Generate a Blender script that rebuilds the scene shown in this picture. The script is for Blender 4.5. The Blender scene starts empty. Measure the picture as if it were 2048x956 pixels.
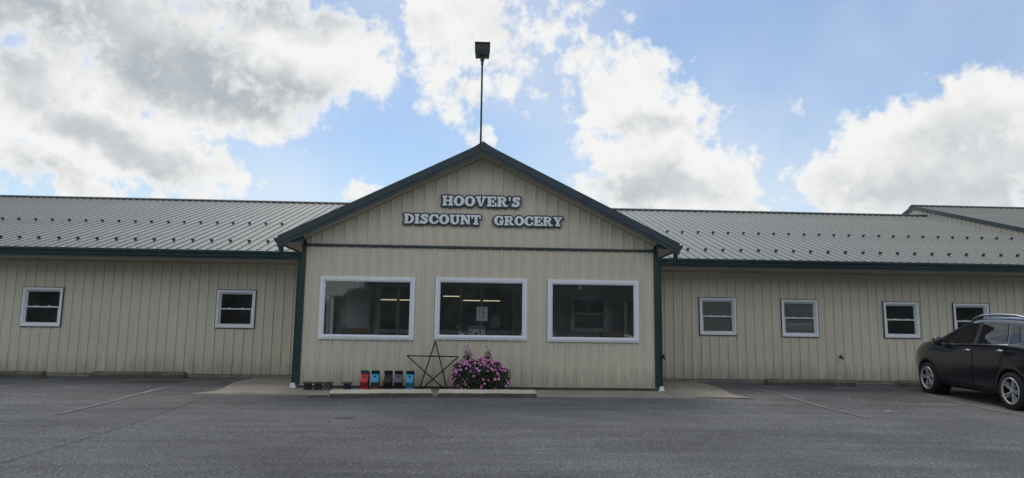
import bpy, bmesh, math, random
import numpy as np
from mathutils import Vector, Matrix
R = math.radians
scn = bpy.context.scene
COL = scn.collection

# ------------------------------------------------------------------ camera
EYE = (-.06, -14.38, 1.18)
PITCH, YAW, ROLL, FPX = .1357, .0472, .0129, 1396.66
def camera():
    cp, sp, cy, sy, cr, sr = math.cos(PITCH), math.sin(PITCH), math.cos(YAW), math.sin(YAW), math.cos(ROLL), math.sin(ROLL)
    rt = Vector((cy, -sy, 0)); fw = Vector((sy*cp, cy*cp, sp)); up = Vector((-sy*sp, -cy*sp, cp))
    r2 = rt*cr + up*sr; u2 = up*cr - rt*sr
    m = Matrix.Identity(4)
    for i, v in enumerate((r2, u2, -fw)):
        for k in range(3): m[k][i] = v[k]
    for k in range(3): m[k][3] = EYE[k]
    cd = bpy.data.cameras.new('camera'); c = bpy.data.objects.new('camera', cd); COL.objects.link(c)
    c.matrix_world = m
    cd.sensor_fit = 'HORIZONTAL'; cd.sensor_width = 36; cd.lens = 36*FPX/2048
    cd.clip_start = .1; cd.clip_end = 2000
    scn.camera = c
camera()

# ------------------------------------------------------------------ light and sky
SUN_EL, SUN_AZ = R(58), R(-8)          # azimuth measured from +Y (behind the building) towards +X
SKY_STRENGTH, CLOUD_STRENGTH = .073, .555
def pix_dir(u, v):
    cp, sp, cy, sy, cr, sr = math.cos(PITCH), math.sin(PITCH), math.cos(YAW), math.sin(YAW), math.cos(ROLL), math.sin(ROLL)
    a, b = u-1024, v-478
    u2, v2 = a*cr+b*sr, -a*sr+b*cr
    x, zz = u2/FPX, -v2/FPX
    y = cp - zz*sp; z = sp + zz*cp
    d = Vector((x*cy+y*sy, -x*sy+y*cy, z)).normalized()
    return math.atan2(d.x, d.y), math.asin(d.z)
# cloud banks of that afternoon: bearing and height on the sky (given as where they stood in the view), half sizes
BANKS = [  # u, v, ru, rv, tilt, weight
    (150, 30, 520, 150, .0, 1.0), (560, 110, 260, 130, .1, 1.0), (60, 210, 260, 130, .2, .95), (230, 250, 260, 95, .35, .95),
    (420, 190, 200, 90, .2, 1.0), (370, 310, 130, 55, .35, .9), (110, 335, 150, 55, .3, .8), (690, 130, 110, 70, .4, .8),
    (520, 235, 110, 38, .1, .6), (880, 90, 95, 170, -.1, .85), (960, 40, 150, 90, .2, .8), (860, 210, 60, 50, 0, .5),
    (1000, 140, 70, 70, 0, .42), (1060, 90, 60, 90, .3, .35), (1200, 120, 110, 70, .3, .75), (1250, 190, 110, 110, .3, .9), (1320, 240, 130, 80, .2, .95),
    (1300, 310, 170, 70, .0, .9), (1330, 390, 190, 80, .0, 1.0), (1450, 335, 85, 55, .5, .75), (1180, 230, 40, 70, 0, .4),
    (1480, 400, 80, 60, 0, .7), (1700, 335, 95, 70, -.2, .85), (1800, 290, 150, 90, -.3, .95), (1950, 230, 140, 90, -.3, 1.0),
    (2020, 190, 80, 40, -.2, .8), (1880, 380, 300, 120, 0, 1.0), (1580, 270, 30, 26, 0, .16), (945, 280, 42, 34, 0, .55), (735, 380, 48, 18, 0, .3),
    (1140, 205, 30, 60, 0, .25), (60, 395, 200, 25, 0, .15), (1085, 60, 170, 90, .2, .22), (1080, 215, 70, 60, 0, .36)]
THICK = [(420, 160, 330, 85, .1, .95), (120, 60, 330, 90, 0, .75), (560, 20, 300, 45, 0, .65), (230, 275, 170, 45, .3, .75), (60, 335, 120, 30, .2, .6),
    (1290, 258, 95, 28, .05, .55), (1310, 380, 190, 50, .0, .5), (1230, 390, 90, 40, .0, .4), (1860, 400, 330, 60, 0, .42), (1960, 310, 170, 70, -.2, .3), (1690, 360, 80, 45, 0, .3),
    (500, 200, 130, 45, .1, .8), (330, 330, 90, 22, .3, .4), (20, 130, 120, 60, .2, .5)]
def world():
    w = bpy.data.worlds.new('World'); scn.world = w; w.use_nodes = True
    nt = w.node_tree; N = nt.nodes; L = nt.links; N.clear()
    def node(t, **k):
        n = N.new(t)
        for a, b in k.items(): setattr(n, a, b)
        return n
    def put(sock, v):
        if isinstance(v, bpy.types.NodeSocket): L.new(v, sock)
        else: sock.default_value = v
    def M(op, a, b=None, c=None, clamp=False):
        n = node('ShaderNodeMath', operation=op, use_clamp=clamp)
        for i, v in enumerate((a, b, c)):
            if v is not None: put(n.inputs[i], v)
        return n.outputs[0]
    def V(op, a, b=None, c=None, out=0):
        n = node('ShaderNodeVectorMath', operation=op)
        for i, v in enumerate((a, b, c)):
            if v is not None: put(n.inputs[i], v)
        return n.outputs['Value'] if op in ('LENGTH', 'DOT_PRODUCT', 'DISTANCE') else n.outputs[0]
    def noise(vec, scale, detail, rough=.55, lac=2.0):
        n = node('ShaderNodeTexNoise'); n.noise_dimensions = '3D'
        put(n.inputs['Vector'], vec); n.inputs['Scale'].default_value = scale
        n.inputs['Detail'].default_value = detail; n.inputs['Roughness'].default_value = rough; n.inputs['Lacunarity'].default_value = lac
        return n
    def smooth(x, lo, hi, a=0., b=1.):
        n = node('ShaderNodeMapRange', interpolation_type='SMOOTHSTEP'); put(n.inputs[0], x)
        for i, v in enumerate((lo, hi, a, b)): n.inputs[1+i].default_value = v
        return n.outputs[0]
    dirv = node('ShaderNodeTexCoord').outputs['Generated']
    sep = node('ShaderNodeSeparateXYZ'); L.new(dirv, sep.inputs[0])
    az = M('ARCTAN2', sep.outputs[0], sep.outputs[1]); el = M('ARCSINE', sep.outputs[2])
    comb = node('ShaderNodeCombineXYZ'); put(comb.inputs[0], az); put(comb.inputs[1], el)
    n1 = noise(dirv, 7, 4, .55); n2 = noise(dirv, 26, 5, .6)
    w1 = V('MULTIPLY', V('SUBTRACT', n1.outputs['Color'], (.5, .5, .5)), (.10, .10, 0))
    w2 = V('MULTIPLY', V('SUBTRACT', n2.outputs['Color'], (.5, .5, .5)), (.055, .055, 0))
    P = V('ADD', V('ADD', comb.outputs[0], w1), w2)
    D = None
    for u, v, ru, rv, tilt, wt in BANKS:
        a, e = pix_dir(u, v)
        # rotated ellipse: two dot products
        ca, sa = math.cos(-tilt), math.sin(-tilt)
        sx, sy = FPX/ru, FPX/rv
        X = V('DOT_PRODUCT', V('SUBTRACT', P, (a, e, 0)), (ca*sx, sa*sx, 0))
        Y = V('DOT_PRODUCT', V('SUBTRACT', P, (a, e, 0)), (-sa*sy, ca*sy, 0))
        q = M('ADD', M('MULTIPLY', X, X), M('MULTIPLY', Y, Y))
        d = M('MULTIPLY', M('SUBTRACT', 1.0, q), wt)
        D = d if D is None else M('SMOOTH_MAX', D, d, .25)
    D = M('MAXIMUM', D, -1.0)
    # the same broken cloud goes on over the rest of the sky
    gen = noise(dirv, 2.3, 5, .55)
    G = M('MULTIPLY', M('SUBTRACT', gen.outputs['Fac'], .485), 5.0)
    away = M('MAXIMUM', smooth(M('ABSOLUTE', M('SUBTRACT', az, .045)), .72, .95), smooth(el, .46, .62))
    D = M('ADD', M('MULTIPLY', D, M('SUBTRACT', 1.0, away)), M('MULTIPLY', G, away))
    fine = noise(dirv, 12, 10, .62); wisp = noise(dirv, 48, 8, .68)
    ff = M('SUBTRACT', fine.outputs['Fac'], .5)
    fw_ = M('SUBTRACT', wisp.outputs['Fac'], .5)
    def billow(vec, sc):                       # cauliflower heads
        n = node('ShaderNodeTexVoronoi', feature='F1', normalize=True); n.inputs['Scale'].default_value = sc
        n.inputs['Detail'].default_value = 2.0; n.inputs['Roughness'].default_value = .5; put(n.inputs['Vector'], vec); return n.outputs['Distance']
    wv = V('ADD', dirv, V('MULTIPLY', V('SUBTRACT', n2.outputs['Color'], (.5, .5, .5)), (.05, .05, .05)))
    vb = billow(wv, 19)
    bil = M('SUBTRACT', .30, vb)
    edge = M('ADD', M('ADD', M('ADD', D, M('MULTIPLY', ff, 1.5)), M('MULTIPLY', fw_, 1.0)), M('MULTIPLY', bil, 1.6))
    dens = smooth(edge, -.14, .62)
    veil = M('MULTIPLY', smooth(noise(dirv, 3.2, 4, .5).outputs['Fac'], .30, .78), .40)
    dens = M('MAXIMUM', dens, M('ADD', veil, .07))
    # relief: how much thinner the cloud gets towards the sun
    sd = Vector((math.sin(SUN_AZ)*math.cos(SUN_EL), math.cos(SUN_AZ)*math.cos(SUN_EL), math.sin(SUN_EL)))
    b1 = noise(dirv, 8, 8, .60); b2 = noise(V('ADD', dirv, tuple(sd*.025)), 8, 8, .60)
    emb = M('MULTIPLY', M('SUBTRACT', b1.outputs['Fac'], b2.outputs['Fac']), 1.5)
    emb = M('ADD', emb, M('MULTIPLY', M('SUBTRACT', vb, .28), .5))
    T = None
    for u, v, ru, rv, tilt, wt in THICK:
        a, e = pix_dir(u, v); ca, sa = math.cos(-tilt), math.sin(-tilt); sx, sy = FPX/ru, FPX/rv
        dv = V('SUBTRACT', P, (a, e, 0))
        X = V('DOT_PRODUCT', dv, (ca*sx, sa*sx, 0)); Y = V('DOT_PRODUCT', dv, (-sa*sy, ca*sy, 0))
        q = M('ADD', M('MULTIPLY', X, X), M('MULTIPLY', Y, Y))
        d = M('MULTIPLY', M('SUBTRACT', 1.0, q), wt)
        T = d if T is None else M('SMOOTH_MAX', T, d, .3)
    T = M('MAXIMUM', T, -.35)
    low = noise(dirv, 5.0, 4, .5)
    T = M('ADD', M('MULTIPLY', T, M('SUBTRACT', 1.0, away)), M('MULTIPLY', M('MULTIPLY', G, .5), away))
    thick = M('ADD', M('ADD', M('MULTIPLY', T, .72), M('MULTIPLY', smooth(D, .1, 1.0), .30)), M('MULTIPLY', M('SUBTRACT', low.outputs['Fac'], .5), .55))
    grey = M('MULTIPLY', smooth(M('ADD', thick, M('MULTIPLY', ff, .35)), -.05, 1.0), smooth(edge, .15, .95))
    grey = M('ADD', grey, M('MULTIPLY', emb, .8), clamp=True)
    # clouds across from the sun are lit from the front, so their thick parts stay white
    facing = smooth(V('DOT_PRODUCT', dirv, tuple(sd)), -.3, .6)
    grey = M('MULTIPLY', grey, M('ADD', .25, M('MULTIPLY', facing, .75)))
    ramp = node('ShaderNodeValToRGB'); L.new(grey, ramp.inputs[0])
    el_ = ramp.color_ramp.elements
    el_[0].position = 0; el_[0].color = (1.0, 1.0, .985, 1)
    el_[1].position = 1; el_[1].color = (.50, .55, .59, 1)
    m = el_.new(.35); m.color = (.85, .865, .87, 1)
    sky = node('ShaderNodeTexSky', sky_type='NISHITA', sun_disc=False)
    sky.sun_elevation = SUN_EL; sky.sun_rotation = SUN_AZ
    sky.altitude = 200; sky.air_density = 1.2; sky.dust_density = .25; sky.ozone_density = 3.0
    bg1 = node('ShaderNodeBackground'); L.new(sky.outputs[0], bg1.inputs[0]); bg1.inputs[1].default_value = SKY_STRENGTH
    bg2 = node('ShaderNodeBackground'); L.new(ramp.outputs[0], bg2.inputs[0]); put(bg2.inputs[1], M('MULTIPLY', CLOUD_STRENGTH, M('SUBTRACT', 1.55, M('MULTIPLY', facing, .55))))
    mix = node('ShaderNodeMixShader'); put(mix.inputs[0], dens); L.new(bg1.outputs[0], mix.inputs[1]); L.new(bg2.outputs[0], mix.inputs[2])
    out = node('ShaderNodeOutputWorld'); L.new(mix.outputs[0], out.inputs[0])
world()
def sun():
    ld = bpy.data.lights.new('sun', 'SUN'); o = bpy.data.objects.new('sun', ld); COL.objects.link(o)
    ld.energy = .8; ld.angle = R(25); ld.color = (1, .95, .88)
    d = -Vector((math.sin(SUN_AZ)*math.cos(SUN_EL), math.cos(SUN_AZ)*math.cos(SUN_EL), math.sin(SUN_EL)))
    o.rotation_euler = d.to_track_quat('-Z', 'Y').to_euler()
sun()
scn.view_settings.view_transform = 'Standard'; scn.view_settings.look = 'None'
scn.view_settings.exposure = 0.72; scn.view_settings.gamma = 1.0; scn.view_settings.use_curve_mapping = False

# ------------------------------------------------------------------ helpers: materials
MATS = {}
def material(name, col, rough=.6, metal=0., noise=None, spec=.5, bump=None, build=None, coat=0.):
    """noise: list of (scale, amount, stretch xyz) brightness mottling; bump: (scale, strength, distance)"""
    if name in MATS: return MATS[name]
    m = bpy.data.materials.new(name); m.use_nodes = True; MATS[name] = m
    nt = m.node_tree; N = nt.nodes; L = nt.links
    b = N['Principled BSDF']
    b.inputs['Base Color'].default_value = (*col, 1); b.inputs['Roughness'].default_value = rough
    b.inputs['Metallic'].default_value = metal; b.inputs['Specular IOR Level'].default_value = spec
    b.inputs['Coat Weight'].default_value = coat
    tc = N.new('ShaderNodeTexCoord')
    cur = None
    for (sc, amt, st) in (noise or []):
        mp = N.new('ShaderNodeMapping'); mp.inputs['Scale'].default_value = st; L.new(tc.outputs['Object'], mp.inputs[0])
        n = N.new('ShaderNodeTexNoise'); n.inputs['Scale'].default_value = sc; n.inputs['Detail'].default_value = 5
        L.new(mp.outputs[0], n.inputs['Vector'])
        mr = N.new('ShaderNodeMapRange'); L.new(n.outputs['Fac'], mr.inputs[0])
        mr.inputs[1].default_value = .3; mr.inputs[2].default_value = .7; mr.inputs[3].default_value = 1-amt; mr.inputs[4].default_value = 1+amt
        vm = N.new('ShaderNodeVectorMath'); vm.operation = 'SCALE'
        if cur is None: vm.inputs[0].default_value = col
        else: L.new(cur, vm.inputs[0])
        L.new(mr.outputs[0], vm.inputs['Scale']); cur = vm.outputs[0]
    if cur is not None: L.new(cur, b.inputs['Base Color'])
    if bump:
        n = N.new('ShaderNodeTexNoise'); n.inputs['Scale'].default_value = bump[0]; n.inputs['Detail'].default_value = 4
        L.new(tc.outputs['Object'], n.inputs['Vector'])
        bp = N.new('ShaderNodeBump'); bp.inputs['Strength'].default_value = bump[1]; bp.inputs['Distance'].default_value = bump[2]
        L.new(n.outputs['Fac'], bp.inputs['Height']); L.new(bp.outputs[0], b.inputs['Normal'])
    if build: build(nt, b, tc, cur)
    return m

def glass_material(name, tint, rough=.0, gain=1.6, dust=.055):
    m = bpy.data.materials.new(name); m.use_nodes = True; MATS[name] = m
    nt = m.node_tree; N = nt.nodes; L = nt.links; N.clear()
    tr = N.new('ShaderNodeBsdfTransparent'); tr.inputs[0].default_value = (*tint, 1)
    gl = N.new('ShaderNodeBsdfGlossy'); gl.inputs['Roughness'].default_value = rough; gl.inputs[0].default_value = (1, 1, 1, 1)
    fr = N.new('ShaderNodeFresnel'); fr.inputs[0].default_value = 1.55
    mx = N.new('ShaderNodeMath'); mx.operation = 'MULTIPLY'; L.new(fr.outputs[0], mx.inputs[0]); mx.inputs[1].default_value = gain; mx.use_clamp = True
    ms = N.new('ShaderNodeMixShader'); L.new(mx.outputs[0], ms.inputs[0]); L.new(tr.outputs[0], ms.inputs[1]); L.new(gl.outputs[0], ms.inputs[2])
    df = N.new('ShaderNodeBsdfDiffuse'); df.inputs[0].default_value = (.55, .58, .60, 1)
    tc = N.new('ShaderNodeTexCoord'); n = N.new('ShaderNodeTexNoise'); n.inputs['Scale'].default_value = 2.5; n.inputs['Detail'].default_value = 6; L.new(tc.outputs['Object'], n.inputs['Vector'])
    r = N.new('ShaderNodeMapRange'); L.new(n.outputs['Fac'], r.inputs[0]); r.inputs[1].default_value = .3; r.inputs[2].default_value = .7; r.inputs[3].default_value = dust*.6; r.inputs[4].default_value = dust*1.4
    m2 = N.new('ShaderNodeMixShader'); L.new(r.outputs[0], m2.inputs[0]); L.new(ms.outputs[0], m2.inputs[1]); L.new(df.outputs[0], m2.inputs[2])
    o = N.new('ShaderNodeOutputMaterial'); L.new(m2.outputs[0], o.inputs[0])
    return m

def emit_material(name, col, s):
    m = bpy.data.materials.new(name); m.use_nodes = True; MATS[name] = m
    b = m.node_tree.nodes['Principled BSDF']; b.inputs['Base Color'].default_value = (.8, .8, .8, 1)
    b.inputs['Emission Color'].default_value = (*col, 1); b.inputs['Emission Strength'].default_value = s
    return m

def streaks(nt, b, tc, cur):
    # rain-washed dirt: soft vertical streaks plus splash-back soil near the foot, in world space of the wall
    N = nt.nodes; L = nt.links
    mp = N.new('ShaderNodeMapping'); mp.inputs['Scale'].default_value = (9, 9, .35); L.new(tc.outputs['Object'], mp.inputs[0])
    n = N.new('ShaderNodeTexNoise'); n.inputs['Scale'].default_value = 2.2; n.inputs['Detail'].default_value = 6; L.new(mp.outputs[0], n.inputs['Vector'])
    mr = N.new('ShaderNodeMapRange'); L.new(n.outputs['Fac'], mr.inputs[0]); mr.inputs[1].default_value = .52; mr.inputs[2].default_value = .75; mr.inputs[3].default_value = 0; mr.inputs[4].default_value = .11
    mix = N.new('ShaderNodeMix'); mix.data_type = 'RGBA'; L.new(mr.outputs[0], mix.inputs['Factor'])
    L.new(cur, mix.inputs['A']); mix.inputs['B'].default_value = (.30, .275, .22, 1)
    # soil splashed up the foot of the sheets, ragged and uneven
    sep = N.new('ShaderNodeSeparateXYZ'); L.new(tc.outputs['Object'], sep.inputs[0])
    mp2 = N.new('ShaderNodeMapping'); mp2.inputs['Scale'].default_value = (6, 6, 1.2); L.new(tc.outputs['Object'], mp2.inputs[0])
    n2 = N.new('ShaderNodeTexNoise'); n2.inputs['Scale'].default_value = 1.6; n2.inputs['Detail'].default_value = 7; L.new(mp2.outputs[0], n2.inputs['Vector'])
    ad = N.new('ShaderNodeMath'); ad.operation = 'MULTIPLY_ADD'; L.new(n2.outputs['Fac'], ad.inputs[0]); ad.inputs[1].default_value = -.9; L.new(sep.outputs[2], ad.inputs[2])
    r2 = N.new('ShaderNodeMapRange'); L.new(ad.outputs[0], r2.inputs[0]); r2.inputs[1].default_value = -.32; r2.inputs[2].default_value = .12; r2.inputs[3].default_value = .5; r2.inputs[4].default_value = 0
    mx2 = N.new('ShaderNodeMix'); mx2.data_type = 'RGBA'; L.new(r2.outputs[0], mx2.inputs['Factor']); L.new(mix.outputs['Result'], mx2.inputs['A']); mx2.inputs['B'].default_value = (.24, .21, .165, 1)
    L.new(mx2.outputs['Result'], b.inputs['Base Color'])
    # slight oil-canning of the thin sheet
    n3 = N.new('ShaderNodeTexNoise'); n3.inputs['Scale'].default_value = 3.5; n3.inputs['Detail'].default_value = 2; L.new(tc.outputs['Object'], n3.inputs['Vector'])
    bp = N.new('ShaderNodeBump'); bp.inputs['Strength'].default_value = .2; bp.inputs['Distance'].default_value = .02; L.new(n3.outputs['Fac'], bp.inputs['Height']); L.new(bp.outputs[0], b.inputs['Normal'])

CREAM = material('cream_steel', (.66, .62, .505), .45, noise=[(.6, .05, (1, 1, 1)), (30, .03, (1, 1, .1))], build=streaks)
ROOFM = material('ivory_roof_steel', (.285, .29, .262), .48, noise=[(.5, .07, (1, 1, 1)), (14, .05, (1, .12, 1))], spec=.32)
GREEN = material('dark_green_steel', (.036, .060, .066), .45, noise=[(3, .15, (1, 1, 1))])
GREEND = material('forest_green_steel', (.016, .044, .042), .42, noise=[(3, .15, (1, 1, 1))])
GREENL = material('green_steel_gutter', (.026, .055, .062), .36, noise=[(3, .15, (1, .3, 1))])
WHITE = material('white_vinyl', (.84, .88, .94), .35, noise=[(4, .03, (1, 1, 1))])
SOFFIT = material('soffit_vinyl', (.46, .42, .35), .6, noise=[(8, .05, (1, 1, 1))])
CONC = material('foundation_concrete', (.22, .21, .19), .85, noise=[(5, .18, (1, 1, 1)), (60, .12, (1, 1, 1))], bump=(80, .3, .003))
DARKCAP = material('dark_ridge_steel', (.012, .022, .025), .5)
SCREW = material('screw_metal', (.10, .10, .10), .5, metal=.4)
GLASS = glass_material('window_glass', (.88, .91, .91))
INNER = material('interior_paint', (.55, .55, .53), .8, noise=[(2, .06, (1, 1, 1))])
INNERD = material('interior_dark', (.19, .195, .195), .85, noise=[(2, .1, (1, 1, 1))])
IFLOOR = material('interior_floor', (.25, .23, .21), .7)
IFRAME = material('interior_frame', (.62, .66, .66), .5)
BOARD = material('notice_panel', (.66, .69, .72), .7)
CARD = material('brown_cardboard', (.20, .12, .075), .85, noise=[(6, .1, (1, 1, 1))])
PAPER = material('white_paper', (.82, .83, .83), .8)
INK = material('black_ink', (.012, .012, .014), .6)
BLACK = material('black_plastic', (.012, .012, .013), .5)
STOPC = material('cast_concrete', (.56, .52, .42), .9, noise=[(4, .12, (1, 1, 1)), (45, .14, (1, 1, 1))], bump=(70, .5, .006))
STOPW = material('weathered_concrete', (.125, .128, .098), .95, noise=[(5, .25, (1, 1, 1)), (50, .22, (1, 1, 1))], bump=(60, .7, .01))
STOPD = material('dark_concrete', (.105, .104, .092), .95, noise=[(5, .25, (1, 1, 1)), (50, .25, (1, 1, 1))], bump=(60, .7, .01))  # darker concrete tone for the upright faces of the wheel stops
TUBE = emit_material('fluorescent_tube', (1, .86, .50), .5)

# ------------------------------------------------------------------ helpers: meshes and objects
def mesh(name, verts, faces, mats, smooth=False, mi=None):
    me = bpy.data.meshes.new(name); me.from_pydata([tuple(v) for v in verts], [], [tuple(f) for f in faces])
    for m in (mats if isinstance(mats, (list, tuple)) else [mats]): me.materials.append(m)
    if mi: me.polygons.foreach_set('material_index', mi)
    if smooth: me.polygons.foreach_set('use_smooth', [True]*len(me.polygons))
    me.update(); return me
def obj(name, me, parent=None, loc=None, rot=None, kind=None, label=None):
    o = bpy.data.objects.new(name, me); COL.objects.link(o)
    if parent: o.parent = parent
    if loc is not None: o.location = loc
    if rot is not None: o.rotation_euler = rot
    if kind: o['kind'] = kind
    if label: o['label'] = label
    return o
def thing(name, label, cat, loc=(0, 0, 0), rz=0, group=None, me=None):
    o = bpy.data.objects.new(name, me); COL.objects.link(o)
    o.location = loc; o.rotation_euler = (0, 0, rz); o['label'] = label; o['category'] = cat
    if group: o['group'] = group
    return o
class MB:
    def __init__(s): s.v = []; s.f = []; s.m = []
    def add(s, v, f, m=0):
        k = len(s.v); s.v += [tuple(p) for p in v]; s.f += [tuple(i+k for i in q) for q in f]; s.m += [m]*len(f); return s
    def box(s, x0, x1, y0, y1, z0, z1, m=0):
        v = [(x, y, z) for z in (z0, z1) for y in (y0, y1) for x in (x0, x1)]
        return s.add(v, [(0, 2, 3, 1), (4, 5, 7, 6), (0, 1, 5, 4), (2, 6, 7, 3), (0, 4, 6, 2), (1, 3, 7, 5)], m)
    def prism(s, poly, axis, a, b, m=0):
        """poly: list of 2D points; axis 'x','y','z' of extrusion from a to b"""
        def P(p, t): return {'x': (t, p[0], p[1]), 'y': (p[0], t, p[1]), 'z': (p[0], p[1], t)}[axis]
        n = len(poly); v = [P(p, a) for p in poly] + [P(p, b) for p in poly]
        f = [tuple(range(n))[::-1], tuple(range(n, 2*n))] + [(i, (i+1) % n, n+(i+1) % n, n+i) for i in range(n)]
        return s.add(v, f, m)
    def tube(s, pts, r, n=8, m=0, sec=None, up=(0, 0, 1)):
        pts = [Vector(p) for p in pts]; base = len(s.v); K = None
        for i, p in enumerate(pts):
            t = (pts[min(i+1, len(pts)-1)] - pts[max(i-1, 0)]).normalized()
            a = t.cross(Vector(up));
            if a.length < 1e-3: a = t.cross(Vector((0, 1, 0)))
            a.normalize(); b = a.cross(t)
            rr = r[i] if isinstance(r, (list, tuple)) else r
            S = sec if sec else [(math.cos(2*math.pi*k/n)*rr, math.sin(2*math.pi*k/n)*rr) for k in range(n)]
            K = len(S)
            s.v += [tuple(p + a*q[0] + b*q[1]) for q in S]
        for i in range(len(pts)-1):
            for k in range(K):
                s.f.append((base+i*K+k, base+i*K+(k+1) % K, base+(i+1)*K+(k+1) % K, base+(i+1)*K+k)); s.m.append(m)
        s.f.append(tuple(base+k for k in range(K))[::-1]); s.f.append(tuple(base+(len(pts)-1)*K+k for k in range(K))); s.m += [m, m]
        return s
    def lathe(s, prof, n=32, axis='y', m=0, close=False):
        base = len(s.v); K = len(prof)
        for k in range(n):
            a = 2*math.pi*k/n; c, q = math.cos(a), math.sin(a)
            for (r, h) in prof: s.v.append((r*c, h, r*q) if axis == 'y' else (r*c, r*q, h))
        for k in range(n):
            for i in range(K-1 if not close else K):
                j = (i+1) % K; k2 = (k+1) % n
                s.f.append((base+k*K+i, base+k2*K+i, base+k2*K+j, base+k*K+j)); s.m.append(m)
        return s
    def me(s, name, mats, smooth=False): return mesh(name, s.v, s.f, mats, smooth, s.m if isinstance(mats, (list, tuple)) and len(mats) > 1 else None)
def bevel(me, w=.004, seg=1):
    bm = bmesh.new(); bm.from_mesh(me)
    bmesh.ops.remove_doubles(bm, verts=bm.verts, dist=1e-5)
    es = [e for e in bm.edges if len(e.link_faces) == 2 and e.calc_face_angle(0) > .5]
    bmesh.ops.bevel(bm, geom=es, offset=w, segments=seg, affect='EDGES', profile=.5, clamp_overlap=True)
    bm.to_mesh(me); bm.free(); me.update(); return me
def recalc(me):
    bm = bmesh.new(); bm.from_mesh(me); bmesh.ops.recalc_face_normals(bm, faces=bm.faces); bm.to_mesh(me); bm.free(); return me
def copy_tree(o, parent=None):
    c = o.copy(); COL.objects.link(c); c.parent = parent
    for ch in o.children: copy_tree(ch, c)
    return c
def ring(x0, x1, z0, z1, prof, y0=0.):
    """mitred rectangular frame in the XZ plane; prof = [(inset, y)] going round the section (open)"""
    mb = MB(); K = len(prof)
    V_ = []
    for (cx, cz, sx, sz) in ((x0, z0, 1, 1), (x1, z0, -1, 1), (x1, z1, -1, -1), (x0, z1, 1, -1)):
        V_ += [(cx+sx*i, y0+y, cz+sz*i) for i, y in prof]
    F_ = [(c*K+k, c*K+k+1, ((c+1) % 4)*K+k+1, ((c+1) % 4)*K+k) for c in range(4) for k in range(K-1)]
    return mb.add(V_, F_)
def ground_z(y): return float(np.interp(y, [-60, -20, -2.25, .35, 2], [-.15, -.15, -.03, .05, .06]))

# ------------------------------------------------------------------ the parking lot
def asphalt_nodes(nt, b, tc, cur):
    N = nt.nodes; L = nt.links
    def noise(sc, det, rough=.6, st=(1, 1, 1)):
        mp = N.new('ShaderNodeMapping'); mp.inputs['Scale'].default_value = st; L.new(tc.outputs['Object'], mp.inputs[0])
        n = N.new('ShaderNodeTexNoise'); n.inputs['Scale'].default_value = sc; n.inputs['Detail'].default_value = det; n.inputs['Roughness'].default_value = rough
        L.new(mp.outputs[0], n.inputs['Vector']); return n.outputs['Fac']
    def mr(x, a, b_, c, d):
        n = N.new('ShaderNodeMapRange'); L.new(x, n.inputs[0])
        for i, v in enumerate((a, b_, c, d)): n.inputs[1+i].default_value = v
        return n.outputs[0]
    def mul(a, b_):
        n = N.new('ShaderNodeMath'); n.operation = 'MULTIPLY'; L.new(a, n.inputs[0]); L.new(b_, n.inputs[1]); return n.outputs[0]
    big = mr(noise(.30, 5), .3, .7, .70, 1.26)
    mid = mr(noise(1.6, 5, .65, (.28, 1.6, 1)), .3, .7, .80, 1.20)
    grit = mr(noise(48, 4, .85), .34, .66, .05, 1.95)
    fine = mr(noise(150, 2, .7), .3, .7, .62, 1.38)
    vo = N.new('ShaderNodeTexVoronoi'); vo.inputs['Scale'].default_value = 55; L.new(tc.outputs['Object'], vo.inputs['Vector'])
    sepc = N.new('ShaderNodeSeparateColor'); L.new(vo.outputs['Color'], sepc.inputs[0])
    stone = mr(sepc.outputs[0], .92, 1.0, 1.0, 1.9)
    v = mul(mul(mul(big, mid), mul(grit, fine)), stone)
    vm = N.new('ShaderNodeVectorMath'); vm.operation = 'SCALE'; vm.inputs[0].default_value = (.176, .178, .175); L.new(v, vm.inputs['Scale'])
    L.new(vm.outputs[0], b.inputs['Base Color'])
    bp = N.new('ShaderNodeBump'); bp.inputs['Strength'].default_value = .8; bp.inputs['Distance'].default_value = .006
    L.new(mul(grit, fine), bp.inputs['Height']); L.new(bp.outputs[0], b.inputs['Normal'])
ASPH = material('worn_asphalt', (.1, .1, .1), .9, spec=.25, build=asphalt_nodes)
def paint_nodes(nt, b, tc, cur):
    N = nt.nodes; L = nt.links
    n = N.new('ShaderNodeTexNoise'); n.inputs['Scale'].default_value = 28; n.inputs['Detail'].default_value = 6; n.inputs['Roughness'].default_value = .7; L.new(tc.outputs['Object'], n.inputs['Vector'])
    n2 = N.new('ShaderNodeTexNoise'); n2.inputs['Scale'].default_value = 1.1; L.new(tc.outputs['Object'], n2.inputs['Vector'])
    ad = N.new('ShaderNodeMath'); ad.operation = 'MULTIPLY_ADD'; L.new(n2.outputs['Fac'], ad.inputs[0]); ad.inputs[1].default_value = .6; L.new(n.outputs['Fac'], ad.inputs[2])
    r = N.new('ShaderNodeMapRange'); L.new(ad.outputs[0], r.inputs[0]); r.inputs[1].default_value = .66; r.inputs[2].default_value = 1.05
    mx = N.new('ShaderNodeMix'); mx.data_type = 'RGBA'; L.new(r.outputs[0], mx.inputs['Factor'])
    mx.inputs['A'].default_value = (.11, .11, .11, 1); mx.inputs['B'].default_value = (.33, .33, .32, 1)
    L.new(mx.outputs['Result'], b.inputs['Base Color'])
PAINT = material('worn_line_paint', (.4, .4, .4), .8, spec=.3, build=paint_nodes)
TAR = material('crack_dark', (.045, .045, .045), .95)  # plain dark colour of the cracks and slab joints
STAIN = material('oil_stain', (.040, .041, .043), .6, noise=[(9, .35, (1, 1, 1)), (70, .4, (1, 1, 1))])

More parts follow.
